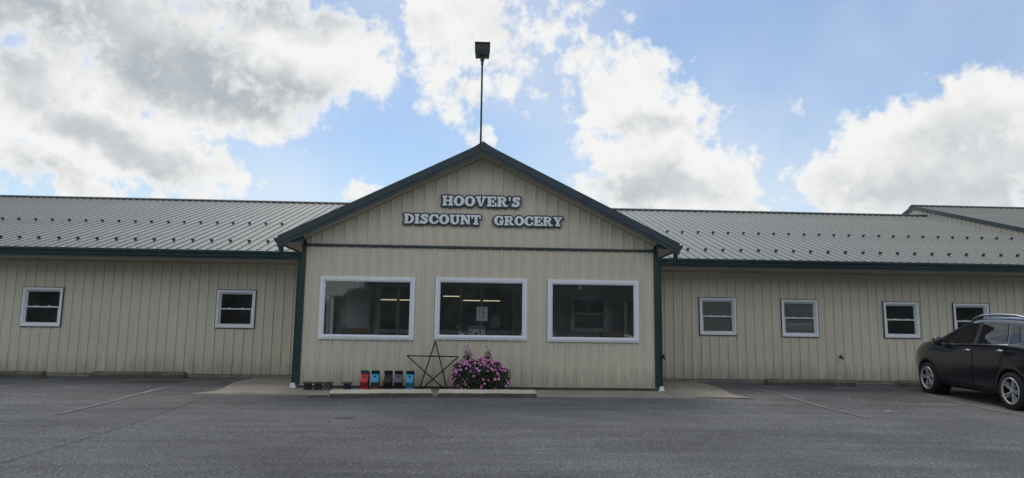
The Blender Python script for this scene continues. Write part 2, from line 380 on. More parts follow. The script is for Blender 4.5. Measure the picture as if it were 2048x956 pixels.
def old_nodes(nt, b, tc, cur):
    asphalt_nodes(nt, b, tc, cur)
    for n in nt.nodes:
        if n.type == 'VECT_MATH' and n.operation == 'SCALE': n.inputs[0].default_value = (.142, .144, .143)
OLD = material('old_asphalt', (.1, .1, .1), .85, spec=.3, build=old_nodes)
def parking_lot():
    ys = [-300, -60, -20, -14, -10, -6, -4, -2.25, -1, .35, 1.2, 2, 3, 60, 300]
    v = []; f = []
    for y in ys: v += [(-300, y, ground_z(y)), (300, y, ground_z(y))]
    for i in range(len(ys)-1): f.append((2*i, 2*i+1, 2*i+3, 2*i+2))
    lot = obj('parking_lot', mesh('parking_lot', v, f, ASPH), kind='structure')
    def strip(name, pts, w, m, dz=.008, jit=0, seed=1, n=24):
        rnd = random.Random(seed); pts = [Vector((*p, 0)) for p in pts]
        path = []
        for a, b in zip(pts[:-1], pts[1:]):
            for k in range(n): path.append(a.lerp(b, k/n))
        path.append(pts[-1]); v = []; f = []
        for i, p in enumerate(path):
            t = (path[min(i+1, len(path)-1)]-path[max(i-1, 0)]).normalized(); q = Vector((-t.y, t.x, 0))
            c = p + q*rnd.uniform(-jit, jit); ww = w*(1 if not jit else rnd.uniform(.5, 1.4))/2
            for s in (-1, 1):
                z = c + q*s*ww; v.append((z.x, z.y, ground_z(z.y)+dz))
        f = [(2*i, 2*i+1, 2*i+3, 2*i+2) for i in range(len(path)-1)]
        return obj(name, mesh(name, v, f, m), lot)
    strip('painted_line', [(-6.05, -3.84), (-6.233, -1.24), (-6.26, 2.47)], .095, PAINT)
    strip('painted_line', [(-9.1, -2.2), (-9.22, -.2), (-9.43, 2.62)], .095, PAINT)
    strip('painted_line', [(6.02, -3.54), (6.156, .78), (6.2, 1.6)], .085, PAINT)
    strip('painted_line', [(8.75, -4.1), (8.874, -3.12), (9.537, 2.08)], .085, PAINT)
    strip('crack', [(-4.44, -8.6), (-4.444, -7.48), (-4.453, -6.5), (-4.52, -4.98), (-4.75, -2.95), (-4.96, -1.08)], .010, TAR, .006, .012, 3, 30)
    strip('crack', [(5.5, -1.1), (6.49, -1.35), (8.4, -2.1), (9.4, -2.6)], .012, TAR, .006, .015, 5, 30)
    strip('crack', [(4.0, -4.9), (5.5, -4.75), (7.6, -4.8)], .010, TAR, .006, .02, 8, 40)
    strip('crack', [(-9.5, -1.7), (-8.2, -1.5), (-7.3, -1.62)], .010, TAR, .006, .02, 9, 30)
    def blot(x, y, rx, ry, seed):
        rnd = random.Random(seed); n = 26; v = [(x, y, ground_z(y)+.006)]
        for k in range(n):
            a = 2*math.pi*k/n; r = 1+rnd.uniform(-.32, .25)
            px, py = x+rx*r*math.cos(a), y+ry*r*math.sin(a); v.append((px, py, ground_z(py)+.006))
        obj('stain', mesh('stain', v, [(0, k+1, (k+1) % n+1) for k in range(n)], STAIN), lot)
    blot(-2.93, -1.18, .22, .16, 1); blot(-1.95, -3.98, .13, .12, 2); blot(-6.9, 1.45, .8, .35, 4); blot(7.5, 1.5, .5, .22, 5); blot(8.1, .9, .35, .14, 7)
    # older, smoother strip of asphalt along the wings
    for (x0, x1, sd) in ((-16, -5.30, 3), (5.26, 16.5, 6)):
        rr = random.Random(sd); v = []; n = 40; ysr = [-1.0, -.3, .35, 1.2, 2, 3.03]
        for k in range(n+1):
            x = x0+(x1-x0)*k/n
            for q, y in enumerate(ysr):
                yy = y+(rr.uniform(-.05, .05) - (.09*abs(x-(5.3 if x > 0 else -5.3)) if x > 0 else .0) if q == 0 else 0); v.append((x, yy, ground_z(yy)+.003))
        m_ = len(ysr); obj('asphalt_strip', mesh('asphalt_strip', v, [(k*m_+q, (k+1)*m_+q, (k+1)*m_+q+1, k*m_+q+1) for k in range(n) for q in range(m_-1)], OLD), lot)
    # loose chips of stone and litter, too small to pick apart
    rnd = random.Random(11); mb = MB()
    for k in range(260):
        x, y = rnd.uniform(-9, 10), rnd.uniform(-9, 1.0); s = rnd.uniform(.004, .013); z = ground_z(y)
        if abs(x) < 5.2 and y > -1: continue
        mb.add([(x-s, y-s*.6, z), (x+s, y-s*.8, z), (x+s*.7, y+s, z), (x-s*.8, y+s*.7, z), (x, y, z+s*.7)], [(0, 1, 4), (1, 2, 4), (2, 3, 4), (3, 0, 4)])
    obj('stone_chips', mb.me('stone_chips', material('pale_stone', (.28, .28, .27), .9)), lot, kind='stuff')
    mb = MB()
    for (x, y, s) in ((7.2, -.8, .018), (7.9, -1.2, .02), (6.9, -2.6, .05), (5.2, -4.2, .016), (-2.4, -2.0, .016)):
        z = ground_z(y)+.004
        mb.add([(x-s, y-s*.3, z), (x+s, y-s*.35, z), (x+s*.9, y+s*.4, z+.01), (x-s*.8, y+s*.3, z+.006)], [(0, 1, 2, 3)])
    obj('paper_scraps', mb.me('paper_scraps', material('trodden_paper', (.45, .45, .44), .9)), lot, kind='stuff')
parking_lot()

def apron():
    ys = [-.86, -.84, -.4, .1, .8, 1.6, 2.3, 3.04]
    XL = [-5.36, -5.36, -5.10, -5.10, -5.25, -5.38, -5.44, -5.42]
    XR = [5.30, 5.30, 5.14, 5.14, 5.27, 5.40, 5.45, 5.42]
    v = []; f = []; C = 9
    for r, y in enumerate(ys):
        cols = [XL[r], XL[r]+.25, XL[r]+.9, -3.6, 0, 3.6, XR[r]-.9, XR[r]-.25, XR[r]]
        for c, x in enumerate(cols):
            e = min(c, C-1-c); g = ground_z(y)
            h = (.004, .018, .030, .034, .034)[e] * (1.0 if y < 2 else .5)
            if r == 0: v.append((x, y-.05*(1 if e else .3), g-.03))
            else: v.append((x, y - (.16*(max(0, x-3.6))/1.7 if r == 1 and x > 3.6 else 0), g+h))
    for r in range(len(ys)-1):
        for c in range(C-1): f.append((r*C+c, r*C+c+1, (r+1)*C+c+1, (r+1)*C+c))
    m = material('apron_concrete', (.29, .26, .21), .9, noise=[(1.2, .16, (1, 1, 1)), (9, .10, (1, 1, 1)), (90, .12, (1, 1, 1))], bump=(110, .35, .003))
    a = obj('pavement', mesh('pavement', v, f, m), kind='structure')
    for (x0, y0, x1, y1) in ((-3.72, -.85, -3.75, 3), (3.74, -.9, 3.74, 3), (-5.2, -.30, -3.8, -.30)):
        z0 = ground_z(y0)+.037; z1 = ground_z(y1)+.035
        d = Vector((x1-x0, y1-y0, 0)).normalized(); q = Vector((-d.y, d.x, 0))*.005
        n = 14; vv = []
        for k in range(n+1):
            t = k/n; x = x0+(x1-x0)*t; y = y0+(y1-y0)*t
            e = min(1., max(0, (abs(x)-3.6)/1.5)); zz = ground_z(y)+.034*(1-e*.35)*(1 if y < 2 else .5)+.0035
            vv += [(x-q.x, y-q.y, zz), (x+q.x, y+q.y, zz)]
        obj('joint', mesh('joint', vv, [(2*k, 2*k+1, 2*k+3, 2*k+2) for k in range(n)], TAR), a)
apron()

# ------------------------------------------------------------------ the grocery building
RIB = .2286
PROF = [(-.022, 0), (-.013, .025), (.013, .025), (.022, 0), (.084, 0), (.090, .0035), (.102, .0035), (.108, 0), (.134, 0), (.140, .0035), (.152, .0035), (.158, 0), (.2066, 0)]
def interp_prof(pts, x):
    for (a, h), (b, k) in zip(pts[:-1], pts[1:]):
        if a <= x <= b: return h+(k-h)*(x-a)/(b-a)
    return 0
store = thing('grocery_store', 'long cream metal sided store with green trimmed front gable and ivory roof', 'building')
SCREWS = {}
def siding(parent, x0, x1, z0, ztop, place, openings=(), phase=0., mat=CREAM, rows=(.35, .95, 1.55, 2.15, 2.75), sdata=None):
    """vertical ribbed strips between x0 and x1; place(x, out, z) -> world; ztop(x)"""
    i0 = math.floor((x0-phase)/RIB)-1; i1 = math.ceil((x1-phase)/RIB)+1
    for i in range(i0, i1):
        c = phase+i*RIB
        a, b = c+PROF[0][0], c+PROF[-1][0]
        lo, hi = max(a, x0), min(b, x1)
        if hi-lo < .012: continue
        pts = [(c+p, h) for p, h in PROF]
        xs = sorted({round(p, 5) for p, _ in pts if lo < p < hi} | {round(lo, 5), round(hi, 5)} | {round(q, 5) for (p0, p1, _, _) in openings for q in (p0, p1) if lo < q < hi})
        ops = [o for o in openings if o[0] < hi-1e-4 and o[1] > lo+1e-4]
        zl = sorted({q for o in ops for q in (o[2], o[3])})
        cells = {}; V_ = {}
        def vid(k, r):
            return (k, r)
        lev = [z0]+zl+[None]
        def pos(k, r):
            x = xs[k]; z = ztop(x) if lev[r] is None else lev[r]
            return place(x, interp_prof(pts, x), z)
        quads = []
        for k in range(len(xs)-1):
            xm = (xs[k]+xs[k+1])/2
            for r in range(len(lev)-1):
                zb = lev[r]; zt = ztop(xm) if lev[r+1] is None else lev[r+1]
                zm = (zb+zt)/2
                if zt-zb < .005: continue
                if any(o[0] < xm < o[1] and o[2] < zm < o[3] for o in ops): continue
                quads.append((k, r))
        # connected pieces
        left = set(quads)
        while left:
            st = [left.pop()]; comp = [st[0]]
            while st:
                k, r = st.pop()
                for q in ((k+1, r), (k-1, r), (k, r+1), (k, r-1)):
                    if q in left: left.discard(q); st.append(q); comp.append(q)
            idx = {}; vs = []; fs = []
            for k, r in comp:
                f = []
                for q in ((k, r), (k+1, r), (k+1, r+1), (k, r+1)):
                    if q not in idx: idx[q] = len(vs); vs.append(pos(*q))
                    f.append(idx[q])
                fs.append(f)
            obj('siding_panel', mesh('siding_panel', vs, fs, mat), parent)
        if sdata is not None and lo < c+.05 < hi:
            for z in rows:
                if z < ztop(c+.05)-.05 and not any(o[0]-.02 < c+.05 < o[1]+.02 and o[2]-.02 < z < o[3]+.02 for o in openings):
                    sdata.append((c+.05, z))
def screws(parent, data, place, r=.008):
    mb = MB()
    for x, z in data:
        pts = [place(x+r*math.cos(a), .0015, z+r*math.sin(a)) for a in (0, 1.57, 3.14, 4.71)] + [place(x, .008, z)]
        mb.add(pts, [(0, 1, 4), (1, 2, 4), (2, 3, 4), (3, 0, 4)])
    obj('screws', mb.me('screws', SCREW), parent, kind='stuff')
def sheet(name, x0, x1, z0, ztop, openings, place, mat, parent, out):
    """a flat lining sheet with openings"""
    xs = sorted({x0, x1, 0. if x0 < 0 < x1 else x0} | {q for o in openings for q in o[:2]}); zs = sorted({q for o in openings for q in o[2:]})
    lev = [z0]+zs+[None]; V_ = {}; vs = []; fs = []
    for k in range(len(xs)-1):
        xm = (xs[k]+xs[k+1])/2
        for r in range(len(lev)-1):
            zt = ztop(xm) if lev[r+1] is None else lev[r+1]
            if any(o[0] < xm < o[1] and o[2] < (lev[r]+zt)/2 < o[3] for o in openings): continue
            f = []
            for kk, rr in ((k, r), (k+1, r), (k+1, r+1), (k, r+1)):
                if (kk, rr) not in V_:
                    x = xs[kk]; z = ztop(x) if lev[rr] is None else lev[rr]
                    V_[(kk, rr)] = len(vs); vs.append(place(x, out, z))
                f.append(V_[(kk, rr)])
            fs.append(f)
    return obj(name, mesh(name, vs, fs, mat), parent)

GX = -.02                                   # gable centre line
def gable_soffit(x): return 4.855-.497*abs(x-GX)
SB = .14                                    # foot of the siding
TRIMZ = 2.94
FRONT = lambda x, o, z: (x, -o, z)
WING = lambda x, o, z: (x, 3.05-o, z)
front_wins = [(-3.265, -1.354, 1.035, 2.303), (-.935, .946, 1.055, 2.316), (1.372, 3.258, 1.041, 2.312)]
fops = [(a+.05, b-.05, c+.05, d-.05) for a, b, c, d in front_wins]
wing_L = [(-11.025, -10.065, 1.215, 2.170), (-6.433, -5.485, 1.238, 2.174)]
wing_R = [(5.497, 6.453, 1.220, 2.165), (7.601, 8.562, 1.203, 2.153), (10.256, 11.20, 1.208, 2.135), (12.095, 13.05, 1.194, 2.124)]
inset = lambda ws, d: [(a+d, b-d, c+d, e-d) for a, b, c, e in ws]
WTOP = 2.815

def walls():
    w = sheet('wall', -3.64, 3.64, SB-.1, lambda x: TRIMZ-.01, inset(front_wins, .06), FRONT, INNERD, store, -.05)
    sd = []; siding(w, -3.60, 3.60, SB, lambda x: TRIMZ-.02, FRONT, fops, .178, sdata=sd); screws(w, sd, FRONT)
    g = sheet('gable_wall', -3.64, 3.64, TRIMZ, lambda x: gable_soffit(x)+.03, [], FRONT, INNERD, store, -.05)
    sd = []; siding(g, -3.60, 3.60, TRIMZ+.03, gable_soffit, FRONT, (), .178, rows=(3.02, 3.75), sdata=sd); screws(g, sd, FRONT)
    # sides of the entry, each with a glazed door
    for s in (-1, 1):
        side = (lambda x, o, z: (s*(3.62+o), x, z))
        if s > 0: side = lambda x, o, z: (3.62+o, x, z)
        else: side = lambda x, o, z: (-3.62-o, x, z)
        dop = [(1.98, 2.92, .08, 2.12)]
        w = sheet('side_wall', .02, 3.04, SB-.1, lambda x: 2.93, dop, side, INNER, store, -.05)
        siding(w, .06, 3.02, SB, lambda x: 2.92, side, dop, .1)
        f = MB()
        for (a, b, c, d) in ((1.98, 2.06, .08, 2.12), (2.84, 2.92, .08, 2.12), (2.06, 2.84, 2.02, 2.12), (2.06, 2.84, .08, .30), (2.06, 2.84, 1.0, 1.12)):
            f.box(s*3.56, s*3.63, a, b, c, d) if s > 0 else f.box(s*3.63, s*3.56, a, b, c, d)
        dr = obj('door', recalc(f.me('door', WHITE)), store)
        obj('pane', mesh('pane', [(s*3.595, 2.06, .3), (s*3.595, 2.84, .3), (s*3.595, 2.84, 2.02), (s*3.595, 2.06, 2.02)], [(0, 1, 2, 3)], GLASS), dr)
        obj('handle', MB().box(min(s*3.63, s*3.68), max(s*3.63, s*3.68), 2.09, 2.12, .95, 1.15).me('handle', SCREW), dr)
    # wings
    w = sheet('wall', -21, -3.6, SB-.1, lambda x: WTOP+.05, inset(wing_L, .04), WING, INNERD, store, -.05)
    sd = []; siding(w, -18.4, -3.68, SB, lambda x: WTOP+.03, WING, inset(wing_L, .03), -6.896, sdata=sd); screws(w, sd, WING)
    w = sheet('wall', 3.6, 21, SB-.1, lambda x: WTOP+.05, inset(wing_R, .04), WING, INNERD, store, -.05)
    sd = []; siding(w, 3.70, 17.2, SB, lambda x: WTOP+.03, WING, inset(wing_R, .03), 5.1028, sdata=sd); screws(w, sd, WING)
    # foundation
    mb = MB().box(-3.63, 3.63, -.012, 3.0, -.1, SB-.012)
    obj('foundation', mb.me('foundation', material('slab_edge', (.085, .085, .08), .9, noise=[(6, .25, (1, 1, 1))])), store)
    obj('foundation', MB().box(-21, -3.66, 3.038, 3.3, -.1, SB-.012).me('foundation', CONC), store)
    obj('foundation', MB().box(3.66, 21, 3.038, 3.3, -.1, SB-.012).me('foundation', CONC), store)
    obj('base_trim', MB().box(-3.64, 3.64, -.028, -.013, SB-.014, SB+.004).me('base_trim', SOFFIT), store)
walls()

def trims():
    # band across the front between wall and gable
    prof = [(-.005, TRIMZ+.032), (-.045, TRIMZ+.030), (-.045, TRIMZ-.012), (-.03, TRIMZ-.022), (-.005, TRIMZ-.022)]
    obj('band_trim', recalc(MB().prism(prof, 'x', -3.585, 3.585).me('band_trim', GREEN)), store)
    for s in (-1, 1):
        L_ = [(s*3.585, -.002), (s*3.585, -.030), (s*3.672, -.030), (s*3.672, .10), (s*3.645, .10), (s*3.645, -.002)]
        obj('corner_trim', bevel(recalc(MB().prism(L_, 'z', SB-.01, 3.02).me('corner_trim', GREEND)), .004), store)
trims()

# ------------------------------------------------------------------ roofs
SL = .3134; EY, EZ = 2.14, 3.05; RY = 10.9
def roof_z(y): return EZ+SL*(y-EY)
NRM = Vector((0, -SL, 1)).normalized()
def wing_roof():
    deck = MB()
    deck.add([(-21, EY+.02, roof_z(EY)-.03), (21, EY+.02, roof_z(EY)-.03), (21, RY, roof_z(RY)-.03), (-21, RY, roof_z(RY)-.03), (-21, RY+8.7, EZ), (21, RY+8.7, EZ)], [(0, 1, 2, 3), (3, 2, 5, 4)])
    roof = obj('roof', deck.me('roof', ROOFM), store)
    cache = {}
    def panel(x, y0, y1, lift):
        key = (y0, y1, lift)
        if key not in cache:
            pts = [(p, h*1.2) for p, h in PROF if h > .01 or p in (-.022, .022, .2066)]; vs = []; fs = []
            for y in (y0, y1):
                for p, h in pts: vs.append(Vector((p, y, roof_z(y))) + NRM*(h+lift))
            # folded front edge
            n = len(pts); fs = [(i, i+1, n+i+1, n+i) for i in range(n-1)]
            for p, h in pts: vs.append(Vector((p, y0+.004, roof_z(y0)-.012)))
            fs += [(2*n+i, 2*n+i+1, i+1, i) for i in range(n-1)]
            cache[key] = mesh('roof_panel', vs, fs, ROOFM)
        obj('roof_panel', cache[key], roof, (x, 0, 0))
    LAP = 8.1
    scr = MB(); rnd = random.Random(4)
    def scrw(x):
        for y in np.arange(EY+.12, RY-.2, .62):
            p = Vector((x+.048, y, roof_z(y)))+NRM*.002; r = .008
            scr.add([p+Vector((r, 0, 0)), p+Vector((0, r, r*SL)), p+Vector((-r, 0, 0)), p+Vector((0, -r, -r*SL)), p+NRM*.012], [(0, 1, 4), (1, 2, 4), (2, 3, 4), (3, 0, 4)])
    for i in range(-31, 35):                      # left wing
        x = -10.98+i*RIB
        if x > -3.2: break
        panel(x, EY, LAP, 0.); panel(x, LAP-.06, RY, .004); scrw(x)
    for i in range(-9, 51):                      # right wing
        x = 5.237+i*RIB
        if x > 16.72: break
        panel(x, EY, LAP, 0.); panel(x, LAP-.06, RY, .004); scrw(x)
    x = -3.2
    obj('screws', scr.me('screws', SCREW), roof, kind='stuff')
    # ridge cap
    cap = [(RY-.17, roof_z(RY)-.035), (RY-.17, roof_z(RY)+.015), (RY, roof_z(RY)+.075), (RY+.17, roof_z(RY)+.015), (RY+.17, roof_z(RY)-.035)]
    obj('ridge_cap', recalc(MB().prism(cap, 'x', -21, 16.8).me('ridge_cap', DARKCAP)), roof)
    # snow guards: a notched paddle on a foot, clipped over a rib
    p = [(-.048, .035), (-.050, .085), (-.026, .092), (-.008, .078), (0, .082), (.012, .080), (.030, .094), (.050, .085), (.048, .036), (.020, .022), (.018, .0), (-.018, .0), (-.020, .022)]
    g = MB().prism(p, 'y', -.012, .012); g.box(-.03, .03, -.05, .06, 0, .014); g.prism([(-.006, 0), (.006, 0), (.006, .06), (-.006, .06)], 'y', .01, .04)
    gm = recalc(g.me('snow_guard', material('snow_guard_metal', (.020, .030, .032), .45)))
    tilt = math.atan(SL)
    def guard(x, y):
        obj('snow_guard', gm, roof, Vector((x+rnd.uniform(-.006, .006), y+rnd.uniform(-.01, .01), roof_z(y)))+NRM*.022, (tilt, 0, rnd.uniform(-.12, .12))).scale = (.82, .82, .80)
    for k in range(-8, 18):
        x = -10.98+RIB*(-3+2*k)
        if -12.6 < x < -4.0: guard(x, 3.0)
    for k in range(-12, 18):
        x = -10.98+RIB*(-11+2*k)
        if -14.6 < x < -3.4: guard(x, 5.74)
    for k in range(-1, 26):
        x = 5.237+RIB*2*k
        if 4.7 < x < 14.4: guard(x, 3.02)
        if 4.9 < x+RIB*.6 < 16.3: guard(x+RIB, 5.76)
    # gutters, fascia and soffit of the wings
    for (a, b) in ((-21, -3.78), (3.80, 21)):
        k = [(2.11, 3.035), (2.03, 3.040), (2.015, 3.030), (2.020, 2.985), (2.050, 2.950), (2.065, 2.900), (2.065, 2.893), (2.11, 2.893)]
        gt = obj('gutter', recalc(MB().prism(k, 'x', a, b).me('gutter', GREENL)), store)
        obj('fascia', MB().box(a, b, 2.112, 2.14, 2.835, 3.04).me('fascia', GREEN), store)
        sm = MB()
        n = int((b-a)/.305); w = (b-a)/n
        so = obj('soffit', MB().box(a, b, 2.14, 3.05, 2.832, 2.86).me('soffit', SOFFIT), store)
        obj('trim_strip', MB().box(a, b, 3.012, 3.034, 2.802, 2.831).me('trim_strip', SOFFIT), so)
wing_roof()

def gable_roof():
    top = lambda x: 5.035-.4945*abs(x-GX)
    EX = 4.06; F = -.35
    mb = MB()
    for s in (-1, 1):
        xe = GX+s*EX; zr, ze = top(GX), top(xe)
        yr = EY+(zr-EZ)/SL; yeb = EY+(ze-EZ)/SL
        mb.add([(GX, F+.01, zr), (xe, F+.01, ze), (xe, yeb, ze), (GX, yr, zr), (GX, F+.01, zr-.04), (xe, F+.01, ze-.04), (xe, yeb, ze-.04), (GX, yr, zr-.04)],
               [(0, 1, 2, 3), (7, 6, 5, 4), (0, 4, 5, 1), (1, 5, 6, 2)])
        # standing ribs
        k = 0
        y = F+.15
        while y < 8.4:
            xl = EX if y < yeb else max(0, EX*(yr-y)/(yr-yeb))
            if xl > .2:
                x2 = GX+s*xl
                mb.add([(GX, y-.03, zr+.001), (GX, y, zr+.022), (GX, y+.03, zr+.001), (x2, y-.03, top(x2)+.001), (x2, y, top(x2)+.022), (x2, y+.03, top(x2)+.001)], [(0, 1, 4, 3), (1, 2, 5, 4), (3, 4, 5)])
            y += RIB
    roof = obj('gable_roof', recalc(mb.me('gable_roof', ROOFM)), store)
    # rake trim: two-step folded green flashing along the front edge
    for s in (-1, 1):
        xe = GX+s*EX
        sec = [(-.01, .045), (-.052, .045), (-.052, -.115), (-.040, -.125), (-.040, -.195), (-.01, -.195)]   # (y off F, z off top)
        vs = []; fs = []; n = len(sec)
        for x in (GX, xe):
            vs += [(x, F+a+.01, top(x)+b) for a, b in sec]
        fs = [(i, (i+1) % n, n+(i+1) % n, n+i) for i in range(n)] + [tuple(range(n, 2*n))]
        obj('rake_trim', recalc(mesh('rake_trim', vs, fs, GREEN)), roof)
        # rake soffit: narrow boards from the trim back to the wall
        nb = 30
        for k in range(nb):
            xa = GX+s*(.0+3.63*k/nb+.004); xb = GX+s*(3.63*(k+1)/nb-.004)
            za, zb = gable_soffit(xa), gable_soffit(xb)
            obj('soffit_board', mesh('soffit_board', [(xa, F+.02, za), (xb, F+.02, zb), (xb, .02, zb), (xa, .02, za), (xa, F+.02, za+.012), (xb, F+.02, zb+.012), (xb, .02, zb+.012), (xa, .02, za+.012)],
                [(0, 1, 2, 3), (4, 7, 6, 5), (0, 4, 5, 1), (1, 5, 6, 2), (2, 6, 7, 3), (3, 7, 4, 0)], SOFFIT), roof)
        # J-trim where siding meets the soffit
        vs = []
        for x in (GX, GX+s*3.6):
            vs += [(x, -.034, gable_soffit(x)-.002), (x, -.034, gable_soffit(x)-.022), (x, -.004, gable_soffit(x)-.022)]
        obj('trim_strip', mesh('trim_strip', vs, [(0, 1, 4, 3), (1, 2, 5, 4)], SOFFIT), roof)
        # eave return: closed box end under the low corner
        xo, xi = GX+s*(EX-.02), s*3.60
        zl = 2.955
        poly = [(xo, zl), (xi, zl), (xi, top(xi)-.12), (xo, top(xo)-.02)]
        obj('eave_return', recalc(MB().prism(poly, 'y', F+.03, F+.05).me('eave_return', GREEN)), roof)
        obj('corner_trim', MB().box(min(s*3.585, s*3.70), max(s*3.585, s*3.70), F+.051, F+.10, zl+.001, 3.14).me('corner_trim', GREEN), roof)
        obj('soffit', MB().box(min(xo, s*3.67), max(xo, s*3.67), F+.05, 2.1, zl-.001, zl+.02).me('soffit', SOFFIT), roof)
        obj('fascia', MB().box(min(xo, xo+s*.02), max(xo, xo+s*.02), F+.05, 2.1, zl-.002, top(xo)-.03).me('fascia', GREEN), roof)
        # side gutter, closed end facing the lot
        gx = xo+s*.02
        k = [(gx, 3.03), (gx+s*.098, 3.045), (gx+s*.100, 3.030), (gx+s*.078, 2.995), (gx+s*.062, 2.965), (gx+s*.055, 2.940), (gx, 2.935)]
        obj('gutter', recalc(MB().prism(k, 'y', F+.04, 2.05).me('gutter', GREENL)), store)
        # downspout: elbow back to the side wall and down the corner to a white boot
        px = s*3.715; ox = gx+s*.035
        pth = [(ox, .05, 2.95), (ox, .05, 2.86), (ox-s*.015, .05, 2.80), (ox-s*.05, .05, 2.765), (ox-s*.12, .05, 2.735), (px+s*.10, .05, 2.69), (px+s*.035, .05, 2.66), (px+s*.008, .05, 2.62), (px, .05, 2.56), (px, .05, 1.4), (px, .05, .16)]
        sec = [(-.040, -.038), (-.018, -.034), (.018, -.034), (.040, -.038), (.042, .0), (.040, .038), (.018, .034), (-.018, .034), (-.040, .038), (-.042, 0)]
        ds = obj('downspout', recalc(MB().tube(pth, .04, sec=sec, up=(0, 1, 0)).me('downspout', GREEND)), store)
        obj('strap', MB().box(px-.047, px+.047, .005, .095, 1.5, 1.525).me('strap', GREEND), ds)
        bt = MB().box(px-.052, px+.052, -.002, .102, .085, .165); bt.box(px-.062, px+.062, -.012, .112, .058, .100); bt.box(px-.056, px+.056, -.006, .106, .038, .060)
        obj('boot', bevel(bt.me('boot', WHITE), .006), ds)
    # ridge cap, kicked up at the peak
    zr = top(GX)
    cap = [(-.32, -.115), (-.20, -.05), (-.10, .012), (-.03, .062), (0, .075), (.03, .062), (.10, .012), (.20, -.05), (.32, -.115), (.32, -.18), (0, -.0), (-.32, -.18)]
    obj('ridge_cap', recalc(MB().prism([(GX+a, zr+b) for a, b in cap], 'y', F-.046, 8.4).me('ridge_cap', GREEN)), roof)
gable_roof()

# ------------------------------------------------------------------ windows
SASH = material('white_sash', (.78, .81, .85), .4)
def front_window(w):
    x0, x1, z0, z1 = w
    fr = obj('window', recalc(ring(x0, x1, z0, z1, [(0, .0), (0, -.042), (.006, -.046), (.062, -.046), (.068, -.036), (.072, -.036), (.085, -.030), (.098, -.022), (.100, .03), (.100, .06)]).me('window', WHITE)), store)
    f2 = recalc(ring(x0+.072, x1-.072, z0+.072, z1-.072, [(0, -.036), (.001, -.041), (.010, -.041), (.011, -.034)]).me('glazing_bead', WHITE))
    obj('glazing_bead', f2, fr)
    a, b, c, d = x0+.098, x1-.098, z0+.098, z1-.098
    obj('pane', mesh('pane', [(a, .012, c), (b, .012, c), (b, .012, d), (a, .012, d)], [(0, 1, 2, 3)], GLASS), fr)
    obj('sill', bevel(MB().box(x0+.055, x1-.055, -.058, -.036, z0+.030, z0+.075).me('sill', WHITE), .004), fr)
    return fr
for w in front_wins: front_window(w)
def hung_window(w, Y=3.05, blind=0., parent=store, frame=WHITE, dark=True):
    x0, x1, z0, z1 = w
    if dark: prof = [(.012, .0), (.012, -.040), (.017, -.044), (.058, -.044), (.064, -.030), (.075, -.026), (.078, .05)]
    else: prof = [(.0, .0), (.0, -.030), (.07, -.030), (.075, -.02), (.078, .05)]
    fr = obj('window', recalc(ring(x0, x1, z0, z1, prof, Y).me('window', frame)), parent)
    if dark: obj('edge_trim', recalc(ring(x0-.004, x1+.004, z0-.004, z1+.004, [(0, 0), (0, -.034), (.017, -.034), (.017, 0)], Y).me('edge_trim', GREEN)), fr)
    a, b = x0+.078, x1-.078; zm = (z0+z1)/2; c, d = z0+.078, z1-.078
    up = obj('sash', recalc(ring(a, b, zm-.012, d, [(0, .03), (0, -.005), (.026, -.005), (.030, .03)], Y+.02).me('sash', SASH if frame is WHITE else frame)), fr)
    lo = obj('sash', recalc(ring(a, b, c, zm+.018, [(0, .03), (0, -.018), (.030, -.018), (.034, .03)], Y+.012).me('sash', SASH if frame is WHITE else frame)), fr)
    for (z_a, z_b, y) in ((zm+.01, d-.026, Y+.035), (c+.03, zm-.012, Y+.022)):
        obj('pane', mesh('pane', [(a+.026, y, z_a), (b-.026, y, z_a), (b-.026, y, z_b), (a+.026, y, z_b)], [(0, 1, 2, 3)], GLASS), fr)
    for k in (.3, .7):
        x = a+(b-a)*k
        obj('sash_lock', MB().box(x-.03, x+.03, Y-.012, Y+.006, zm+.0185, zm+.034).me('sash_lock', WHITE), fr)
    if blind:
        mb = MB(); z = d
        while z > d-(d-c)*blind:
            mb.add([(a+.01, Y+.075, z), (b-.01, Y+.075, z), (b-.01, Y+.058, z-.018), (a+.01, Y+.058, z-.018)], [(0, 1, 2, 3)]); z -= .026
        obj('blind', mb.me('blind', material('blind_slats', (.62, .66, .60), .6)), fr, kind='stuff')
    return fr
for w in wing_L: hung_window(w)
for i, w in enumerate(wing_R): hung_window(w, blind=(1., 1., 0, 0)[i])

